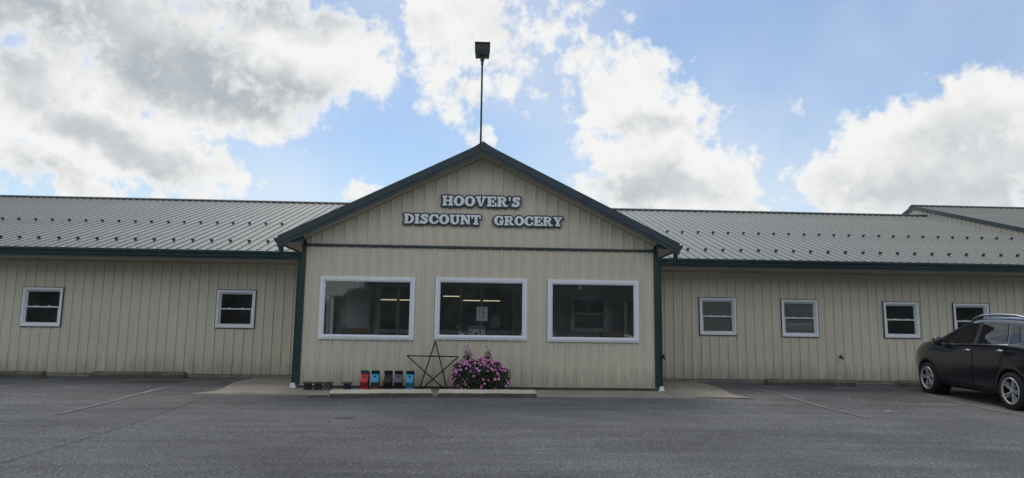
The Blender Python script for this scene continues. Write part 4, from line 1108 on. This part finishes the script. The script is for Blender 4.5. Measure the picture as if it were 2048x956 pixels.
# ------------------------------------------------------------------ petunias
def petunias():
    t = thing('flower_planter', 'bushy pink petunias spilling over a pot beside the metal star', 'flowers', (.02, -.45, .048))
    pm = MB()
    pm.lathe([(.0, .0), (.20, .0), (.26, .22), (.275, .22), (.275, .25), (.25, .25), (.24, .18), (0, .18)], 20, 'z')
    obj('pot', pm.me('pot', material('pot_black', (.02, .02, .02), .6)), t)
    rnd = random.Random(21)
    LM = material('petunia_leaf', (.036, .062, .026), .6, noise=[(25, .35, (1, 1, 1))])
    lv = MB(); fl = MB(); stems = MB()
    def shape():
        # many trailing mounds plus a few tall shoots
        while True:
            if rnd.random() < .055:
                c = rnd.choice([(-.26, .66, .085, .17), (.14, .62, .065, .20), (-.40, .45, .07, .10)])
                x = rnd.gauss(c[0], c[2]*.55); z = rnd.gauss(c[1], c[3]*.55); y = rnd.gauss(-.02, .07)
                return x, y, z
            u, v, w = rnd.uniform(-1, 1), rnd.uniform(-1, 1), rnd.uniform(-1, 1)
            q = abs(u)**2.8+abs(v)**2.4+abs(w)**2.8
            if q > 1 or q < .2: continue
            x = u*.57; y = v*.36; z = .30+w*.33
            if z < .02: z = .02+rnd.random()*.06
            z += .035*math.sin(x*9+1)+.03*math.sin(x*23)
            return x, y, z
    def frame(n):
        n = n.normalized(); a = n.cross(Vector((.3, .1, 1))).normalized(); return n, a, n.cross(a)
    for k in range(10500):
        x, y, z = shape(); p = Vector((x, y, z)); out = Vector((x*.8, y-.02, (z-.25)*1.0))
        n, a, b = frame(out+Vector((rnd.gauss(0, .3), rnd.gauss(0, .3), rnd.gauss(.2, .3))))
        th = rnd.uniform(0, 6.28); a, b = a*math.cos(th)+b*math.sin(th), b*math.cos(th)-a*math.sin(th)
        L_ = rnd.uniform(.028, .050); W = L_*.30
        lv.add([p, p+a*L_*.5+b*W+n*.003, p+a*L_-n*.004, p+a*L_*.5-b*W+n*.003], [(0, 1, 2), (0, 2, 3)])
    foliage = obj('foliage', lv.me('foliage', LM), t, kind='stuff')
    PK = material('petal_pink', (.66, .17, .50), .6, noise=[(40, .25, (1, 1, 1))]); PW = material('petal_throat', (.80, .62, .72), .6); PY_ = material('petal_eye', (.20, .02, .09), .6)
    def flower(p, n, s):
        n, a, b = frame(n); K = 10; vs = [p]; th = rnd.uniform(0, 6.28)
        for ringr, h in ((.26, .10), (.50, .20), (1., .16)):
            for k in range(K):
                q = th+2*math.pi*k/K; r = s*ringr*(1 if ringr < .9 else (1.08 if k % 2 == 0 else .88))
                vs.append(p+a*r*math.cos(q)+b*r*math.sin(q)+n*s*h)
        f1 = [(0, k+1, (k+1) % K+1) for k in range(K)]
        f2 = [(1+k, 1+K+k, 1+K+(k+1) % K, 1+(k+1) % K) for k in range(K)]
        f3 = [(1+K+k, 1+2*K+k, 1+2*K+(k+1) % K, 1+K+(k+1) % K) for k in range(K)]
        base = len(fl.v); fl.v += [tuple(v) for v in vs]
        for fs, m in ((f1, 2), (f2, 1), (f3, 0)):
            fl.f += [tuple(i+base for i in q) for q in fs]; fl.m += [m]*len(fs)
    n_ = 0
    while n_ < 520:
        x, y, z = shape()
        if rnd.random() < (.55 if z < .42 else .0): continue
        e = abs(x/.57)**2.8+abs(y/.36)**2.4+abs((z-.30)/.33)**2.8
        if e < .55 or math.sin(x*17+3)*math.sin(z*19+1)+.5*math.sin(y*23) < rnd.uniform(-.9, .35): continue
        o = Vector((x, y, z-.25)); o = o.normalized() if o.length > 0 else Vector((0, -1, 0))
        p = Vector((x, y, z))+o*rnd.uniform(.0, .03)
        flower(p, o+Vector((rnd.gauss(0, .25), -.55+rnd.gauss(0, .2), .25+rnd.gauss(0, .2))), rnd.uniform(.015, .032)); n_ += 1
    obj('blossoms', fl.me('blossoms', [PK, PW, PY_]), t, kind='stuff')
    sm = MB()
    for k in range(60):
        x, y, z = shape(); sm.tube([(x*.2, y*.2, .2), (x*.6, y*.6, z*.75+.03), (x, y, z)], [.004, .003, .0015], 4)
    obj('stems', sm.me('stems', LM), t, kind='stuff')
petunias()

# ------------------------------------------------------------------ the parked car
CARP = material('car_paint', (.0065, .0075, .0145), .16, spec=.5, coat=1., noise=[(2, .2, (1, 1, 1))])
CARBLK = material('car_black_trim', (.012, .012, .012), .55)
CHROME = material('bright_metal', (.72, .73, .75), .18, metal=1.)
ALLOY = material('wheel_alloy', (.60, .61, .63), .38, metal=.55)
RUBBER = material('tyre_rubber', (.014, .014, .014), .85)
CARGLASS = glass_material('car_glass', (.22, .24, .24), .0, 1.0, .03)
CARIN = material('car_interior', (.035, .034, .033), .8)
def car():
    fwd = Vector((9.53-9.335, .35+2.27, .0)); ang = math.atan2(fwd.y, fwd.x)          # heading
    pitch = math.atan2(ground_z(.3)-ground_z(-2.2), 2.6)
    root = thing('parked_car', 'dark compact crossover with silver roof rails parked nose in at right wall', 'car')
    root.rotation_euler = (0, -pitch, ang)
    WB = 2.60
    left = Vector((-math.sin(ang), math.cos(ang), 0))
    fw = Vector((9.53, .35, 0)); c = fw - left*(.90)
    root.location = (c.x, c.y, ground_z(.35)-.005)
    I = lambda x, xs, ys: float(np.interp(x, xs, ys))
    Wd = lambda x: I(x, [-3.42, -3.36, -3.2, -2.9, -2.4, -1.2, 0, .3, .55, .75, .86, .90], [.60, .72, .82, .868, .885, .888, .885, .865, .81, .70, .52, .40])
    belt = lambda x: I(x, [-3.4, -3.0, -2.2, -1.2, -.45, .0, .40, .65, .80, .90], [1.12, 1.15, 1.115, 1.075, 1.06, 1.06, .995, .90, .79, .62])
    roofz = lambda x: I(x, [-3.42, -3.30, -3.18, -3.05, -2.6, -2.1, -1.6, -1.3, -1.0, -.65, -.2, .0, .4, .65, .80, .90], [.95, 1.18, 1.43, 1.57, 1.64, 1.665, 1.665, 1.64, 1.565, 1.42, 1.20, 1.17, 1.085, .97, .84, .64])
    def section(x):
        W = Wd(x); zb = belt(x); zr = roofz(x)
        nose = I(x, [-3.42, -3.2, .55, .90], [.10, 0, 0, .12])
        lo = .205+nose
        zt = lambda t: lo+(zb-lo)*t
        P = [(0, lo), (.62*W, lo), (.90*W, zt(.025)), (.955*W, zt(.146)), (.975*W, zt(.31)), (.985*W, zt(.46)), (1.0*W, zt(.60)), (.995*W, zt(.74)), (.985*W, zt(.86)), (.955*W, zb)]
        h = max(zr-zb, .02)
        y1 = I(h, [.02, .12, .35, .55], [.90*W, .87*W, .825*W, .785*W]); y2 = I(h, [.02, .12, .35, .55], [.78*W, .81*W, .765*W, .73*W]); y3 = I(h, [.02, .12, .55], [.50*W, .60*W, .615*W])
        P += [(y1, zb+h*.45), (y2, zb+h*.80), (y3, zb+h*.955), (.30*W, zb+h*.99), (0, zr)]
        return P
    xs = [-3.42, -3.38, -3.30, -3.2, -3.08, -2.95, -2.8, -2.6, -2.4, -2.1, -1.8, -1.5, -1.25, -1.1, -.95, -.8, -.65, -.5, -.35, -.2, -.05, .08, .25, .36, .46, .56, .66, .75, .82, .87, .90]
    secs = [section(x) for x in xs]; K = len(secs[0]); full = 2*K-2
    vs = []; fs = []
    for x, P in zip(xs, secs):
        ring_ = [(x, y, z) for y, z in P] + [(x, -y, z) for y, z in P[-2:0:-1]]
        vs += ring_
    for i in range(len(xs)-1):
        for j in range(full): fs.append((i*full+j, i*full+(j+1) % full, (i+1)*full+(j+1) % full, (i+1)*full+j))
    fs += [tuple(range(full)), tuple((len(xs)-1)*full+j for j in range(full))[::-1]]
    me = recalc(mesh('body', vs, fs, CARP, True))
    body = obj('body', me, root)
    sub = body.modifiers.new('s', 'SUBSURF'); sub.levels = 2; sub.render_levels = 2
    cut = MB()
    for ax in (0, -WB):
        n = 40
        pr = [(ax+.385*math.cos(2*math.pi*k/n), .335+.385*math.sin(2*math.pi*k/n)) for k in range(n)]
        for s in (-1, 1):
            a, b = (.58, 1.2) if s > 0 else (-1.2, -.58)
            cut.prism(pr, 'y', a, b)
    co = obj('cutter', recalc(cut.me('cutter', CARBLK)), root)
    bo = body.modifiers.new('b', 'BOOLEAN'); bo.object = co; bo.operation = 'DIFFERENCE'; bo.solver = 'EXACT'
    bpy.context.view_layer.update()
    dg = bpy.context.evaluated_depsgraph_get(); dg.update()
    m2 = bpy.data.meshes.new_from_object(body.evaluated_get(dg)); body.modifiers.clear(); body.data = m2; m2.name = 'body'
    m2.materials.clear(); m2.materials.append(CARP)
    m2.polygons.foreach_set('use_smooth', [True]*len(m2.polygons)); m2.polygons.foreach_set('material_index', [0]*len(m2.polygons))
    try: m2.set_sharp_from_angle(angle=R(38))
    except Exception: pass
    bpy.data.objects.remove(co)
    # outer surface by casting rays on the finished body
    from mathutils.bvhtree import BVHTree
    bmm = bmesh.new(); bmm.from_mesh(m2); bvh = BVHTree.FromBMesh(bmm)
    def side_y(x, z):
        h = bvh.ray_cast(Vector((x, 2., z)), Vector((0, -1, 0)))
        return h[0].y if h[0] is not None else .5
    def top_z(x, y):
        h = bvh.ray_cast(Vector((x, y, 3.)), Vector((0, 0, -1))); return h[0].z if h[0] is not None else 1.
    def patch(name, bounds, mat, parent, off, s, n=12, m=8, thick=0):
        """bounds(v) -> (x_left, x_right, z) for v in 0..1 ; laid on the body side"""
        v = []; f = []
        for r in range(m+1):
            for k in range(n+1):
                xa, xb, z0, z1 = bounds(k/n, r/m)
                x = xa; z = z0
                v.append((x, s*(side_y(x, z)+off), z))
        for r in range(m):
            for k in range(n):
                q = (r*(n+1)+k, r*(n+1)+k+1, (r+1)*(n+1)+k+1, (r+1)*(n+1)+k); f.append(q if s < 0 else q[::-1])
        return obj(name, mesh(name, v, f, mat, True), parent)
    def quadpatch(name, bl, br, tr, tl, mat, parent, off, s, n=12, m=8, bow=0):
        def B(u, w):
            x = (bl[0]*(1-u)+br[0]*u)*(1-w)+(tl[0]*(1-u)+tr[0]*u)*w; z = (bl[1]*(1-u)+br[1]*u)*(1-w)+(tl[1]*(1-u)+tr[1]*u)*w
            return x, x, z+bow*w*4*u*(1-u), z
        return patch(name, B, mat, parent, off, s, n, m)
    wt = lambda x: belt(x)+(roofz(x)-belt(x))*.80
    for s in (1, -1):
        # doors, laid slightly proud so the shut lines show
        dF = quadpatch('door', (-1.50, .30), (-.48, .30), (-.36, 1.0), (-1.58, 1.06), CARP, root, .006, s, 18, 12)
        dR = quadpatch('door', (-2.06, .34), (-1.54, .30), (-1.62, 1.065), (-2.52, 1.10), CARP, root, .006, s, 18, 12)
        # side glass
        quadpatch('window', (-1.53, belt(-1.53)+.03), (-.62, belt(-.62)+.03), (-1.05, wt(-1.05)-.02), (-1.49, wt(-1.49)-.015), CARGLASS, root, .008, s, 14, 8)
        quadpatch('window', (-2.48, belt(-2.48)+.03), (-1.65, belt(-1.65)+.03), (-1.61, wt(-1.61)-.015), (-2.32, wt(-2.32)-.02), CARGLASS, root, .008, s, 14, 8)
        quadpatch('window', (-2.80, belt(-2.8)+.05), (-2.53, belt(-2.53)+.03), (-2.38, wt(-2.38)-.02), (-2.62, wt(-2.62)-.06), CARGLASS, root, .008, s, 10, 6)
        quadpatch('window_trim', (-2.55, belt(-2.55)), (-.45, belt(-.45)), (-.45, belt(-.45)+.022), (-2.55, belt(-2.55)+.022), CHROME, root, .012, s, 20, 1)
        quadpatch('pillar_trim', (-1.645, belt(-1.64)+.03), (-1.535, belt(-1.53)+.03), (-1.495, wt(-1.5)-.015), (-1.605, wt(-1.6)-.015), CARBLK, root, .009, s, 2, 6)
        # handles
        for d, x, z in ((dF, -1.40, .985), (dR, -2.34, 1.02)):
            y = s*(side_y(x, z)+.03)
            hm = MB().tube([(x+.10, y-s*.025, z-.004), (x+.085, y, z), (x-.07, y, z+.006), (x-.10, y-s*.025, z+.006)], .014, 8, sec=[(-.008, -.016), (.008, -.016), (.010, 0), (.008, .016), (-.008, .016)])
            obj('handle', hm.me('handle', CHROME, True), d)
        # sill and arch trims
        sp = quadpatch('rocker_trim', (-2.16, .24), (-.44, .24), (-.42, .345), (-2.18, .345), CARBLK, root, .010, s, 18, 3)
        for ax in (0, -WB):
            v = []; f = []; n = 30
            for k in range(n+1):
                a = R(-14)+(math.pi+R(28))*k/n
                for r, o in ((.372, .004), (.388, .012), (.425, .012), (.437, .002)):
                    x, z = ax+r*math.cos(a), .335+r*math.sin(a)
                    y = max(side_y(x, max(z, .27)), side_y(ax+.44*math.cos(a), max(.335+.44*math.sin(a), .27))); v.append((x, s*(y+o), z))
            for k in range(n):
                for j in range(3): f.append((k*4+j, k*4+j+1, k*4+j+5, k*4+j+4))
            obj('arch_trim', mesh('arch_trim', v, f, CARBLK, True), root)
        # mirror
        mx, mz = -.58, 1.09; my = s*(side_y(mx, 1.0)+.10)
        mm = MB().tube([(mx+.10, my-s*.00, mz+.03), (mx+.07, my, mz+.03), (mx-.04, my+s*.01, mz+.035), (mx-.065, my+s*.01, mz+.035)], [.05, .085, .095, .085], 14)
        mm.tube([(mx, my-s*.14, mz-.03), (mx+.01, my-s*.05, mz-.01)], .022, 8)
        mo = obj('mirror', mm.me('mirror', CARP, True), root)
        # roof rail
        pts = [(x, s*.56, top_z(x, s*.56)+h*1.1) for x, h in ((-1.12, .0), (-1.2, .035), (-1.4, .058), (-1.9, .062), (-2.4, .055), (-2.75, .035), (-2.9, .0))]
        obj('roof_rail', MB().tube(pts, [.014, .021, .023, .023, .023, .021, .014], 8).me('roof_rail', material('rail_metal', (.42, .43, .45), .35, metal=.8), True), root)
        # lamps
        quadpatch('headlight', (.42, .76), (.80, .70), (.72, .84), (.44, .90), material('lamp_clear', (.40, .41, .42), .15), root, .006, s, 8, 4)
        quadpatch('tail_light', (-3.30, .86), (-3.0, .90), (-3.02, 1.10), (-3.25, 1.10), material('lamp_red', (.25, .01, .01), .2), root, .006, s, 8, 4)
    # windscreen and back glass
    def toppatch(name, x0, x1, w0, w1, off, n=10, m=10):
        v = []; f = []
        for r in range(m+1):
            x = x0+(x1-x0)*r/m; w = w0+(w1-w0)*r/m
            for k in range(n+1):
                y = -w+2*w*k/n; v.append((x, y, top_z(x, y)+off))
        for r in range(m):
            for k in range(n): f.append((r*(n+1)+k, r*(n+1)+k+1, (r+1)*(n+1)+k+1, (r+1)*(n+1)+k))
        return obj(name, mesh(name, v, f, CARGLASS, True), root)
    toppatch('windscreen', -.22, -1.05, .66, .55, .008); toppatch('rear_window', -3.28, -3.02, .58, .50, .008)
    bmm.free()
    # grille and bumper trims
    obj('grille', bevel(MB().box(.78, .90, -.38, .38, .46, .62).me('grille', CARBLK), .02), root)
    obj('number_plate', MB().box(-3.435, -3.42, -.16, .16, .78, .86).me('number_plate', PAPER), root)
    # wheels
    def wheel():
        e = bpy.data.objects.new('wheel', None); COL.objects.link(e); e.parent = root
        r = .335
        ty = MB().lathe([(.225, .10), (.30, .105), (.325, .085), (.335, .05), (.335, -.05), (.325, -.085), (.30, -.105), (.225, -.10)], 40, 'y')
        obj('tyre', ty.me('tyre', RUBBER, True), e)
        rm = MB().lathe([(.234, .10), (.229, .109), (.216, .106), (.208, .085)], 40, 'y'); rm.lathe([(.208, .085), (.204, .06), (.200, -.09), (.232, -.10)], 40, 'y', 1)
        rm.lathe([(0, .085), (.028, .085), (.034, .07), (.034, .02)], 20, 'y')
        for k in range(5):
            for dlt in (-.15, .15):
                a = 2*math.pi*k/5+.3
                p0 = Vector((math.cos(a+dlt*.4)*.028, 0, math.sin(a+dlt*.4)*.028)); p1 = Vector((math.cos(a+dlt)*.212, 0, math.sin(a+dlt)*.212))
                d = (p1-p0).normalized(); q = Vector((-d.z, 0, d.x))
                v = []
                for p, w, h in ((p0, .010, .080), (p1, .015, .092)):
                    v += [p-q*w+Vector((0, .03, 0)), p-q*w*.7+Vector((0, h, 0)), p+q*w*.7+Vector((0, h, 0)), p+q*w+Vector((0, .03, 0))]
                rm.add(v, [(0, 1, 5, 4), (1, 2, 6, 5), (2, 3, 7, 6), (3, 0, 4, 7)])
        obj('rim', rm.me('rim', [ALLOY, CARBLK]), e)
        bd = MB().lathe([(0, .012), (.15, .012), (.15, .0)], 28, 'y'); bd.lathe([(.15, -.01), (.21, -.012)], 28, 'y'); obj('brake_disc', bd.me('brake_disc', CARBLK), e)
        obj('hub_cap', MB().lathe([(0, .092), (.024, .092), (.027, .084)], 18, 'y').me('hub_cap', ALLOY), e)
        return e
    w0 = wheel()
    for i, (x, s) in enumerate(((0, 1), (-WB, 1), (0, -1), (-WB, -1))):
        w = w0 if i == 0 else copy_tree(w0, root)
        w.location = (x, s*.785, .335); w.rotation_euler = (0, (.2, .9, .4, 1.3)[i], 0 if s > 0 else math.pi)
        ln = MB().lathe([(.384, -.20), (.384, .06)], 28, 'y'); ln.lathe([(0, -.20), (.384, -.20)], 28, 'y')
        obj('wheel_well', ln.me('wheel_well', RUBBER), root, (x, s*.785 if s > 0 else s*.785, .335), (0, 0, 0 if s > 0 else math.pi))
    obj('underbody', MB().box(-3.1, .6, -.6, .6, .19, .30).me('underbody', CARBLK), root)
car()

# ------------------------------------------------------------------ trees: one top beyond the roof, a row across the lot mirrored in the panes
def tree_meshes(seed, h, rad, nleaf, leafsize):
    rnd = random.Random(seed)
    tr = MB(); tips = []
    def limb(p, d, L_, r, lvl):
        pts = [p]; rr = [r]; q = p.copy(); dd = d.copy()
        for k in range(4):
            dd = (dd+Vector((rnd.gauss(0, .14), rnd.gauss(0, .14), rnd.gauss(.05, .1)))).normalized(); q = q+dd*L_/4; pts.append(q.copy()); rr.append(r*(1-.18*(k+1)))
        tr.tube(pts, rr, 7 if lvl < 2 else 4)
        tips.append((q.copy(), lvl))
        if lvl < 3:
            for k in range(4 if lvl == 0 else 3):
                b = pts[rnd.choice([2, 3, 4])]; a = rnd.uniform(0, 6.28)
                limb(b.copy(), (dd*.6+Vector((math.cos(a), math.sin(a), rnd.uniform(.0, .6)))).normalized(), L_*rnd.uniform(.5, .75), r*.45, lvl+1)
    limb(Vector((0, 0, -.2)), Vector((0, 0, 1)), h*.42, h*.028, 0)
    lf = MB(); cl = []
    for k in range(95):
        while True:
            u = Vector((rnd.uniform(-1, 1), rnd.uniform(-1, 1), rnd.uniform(-1, 1)))
            if .25 < u.length < 1: break
        cl.append(Vector((u.x*rad, u.y*rad, h*.54+u.z*h*.45*(1 if u.z > 0 else 1.0))))
    for k in range(nleaf):
        c = rnd.choice(cl); s = rad*.13
        p = c+Vector((rnd.gauss(0, s), rnd.gauss(0, s), rnd.gauss(0, s*.8)))
        if p.z < .1: continue
        a = Vector((rnd.gauss(0, 1), rnd.gauss(0, 1), rnd.gauss(0, .6))).normalized(); b = a.cross(Vector((rnd.gauss(0, 1), rnd.gauss(0, 1), rnd.gauss(0, 1)))).normalized()
        L_ = leafsize*rnd.uniform(.6, 1.3)
        lf.add([p, p+a*L_*.5+b*L_*.3, p+a*L_, p+a*L_*.5-b*L_*.3], [(0, 1, 2, 3)])
    return tr, lf
BARK = material('bark', (.07, .055, .04), .95, noise=[(8, .3, (1, 1, .3))]); LEAF = material('tree_leaf', (.060, .105, .035), .6, noise=[(.8, .35, (1, 1, 1))])
def trees():
    kinds = []
    for sd, h, rad in ((5, 9.5, 3.4), (8, 11.5, 3.8), (13, 8.0, 3.2)):
        tr, lf = tree_meshes(sd, h, rad, 11000, .42); kinds.append((tr.me('trunk', BARK, True), lf.me('crown', LEAF)))
    labs = ['broad leafy tree across the lot, mirrored at the left of the left shop window', 'tall leafy tree across the lot, mirrored in the middle shop window', 'round leafy tree across the lot, mirrored in the right shop window']
    row = [(-30, -34, 1, 1.), (-24.5, -33, 0, 1.), (-19.5, -34, 1, .85), (-15.6, -33, 2, .72), (-12.3, -35, 0, .40), (-9.4, -34, 2, .47), (-6.6, -35, 0, .55), (-3.4, -33, 1, .85), (.6, -34, 0, 1.), (4.2, -33, 2, 1.15), (8.2, -34, 1, 1.),
           (12.4, -33, 0, 1.1), (16.6, -34, 2, 1.2), (21, -33, 1, 1.), (26, -34, 0, 1.1), (31, -33, 1, 1.), (36, -34, 2, 1.2), (41, -33, 0, 1.1), (46, -34, 1, 1.), (-36, -33, 0, 1.), (-42, -34, 2, 1.1)]
    row += [(x, -40-(x % 3)*.5, int(abs(x)) % 3, 1.15 if not -15 < x < -5 else .5) for x in range(-44, 50, 5)]
    for i, (x, y, k, s) in enumerate(row):
        t = thing('tree', 'leafy tree standing behind the viewer across the lot', 'tree', (x, y, -.15), i*1.3, 'trees across the lot')
        t.scale = (s, s, s)
        obj('trunk', kinds[k][0], t); obj('crown', kinds[k][1], t)
    tr, lf = tree_meshes(3, 7.75, 2.0, 5000, .16)
    t = thing('tree', 'tree behind the store, only its top twigs showing above right roof ridge', 'tree', (19.75, 22, 0), .4)
    obj('trunk', tr.me('trunk', BARK, True), t); obj('crown', lf.me('crown', LEAF), t)
trees()
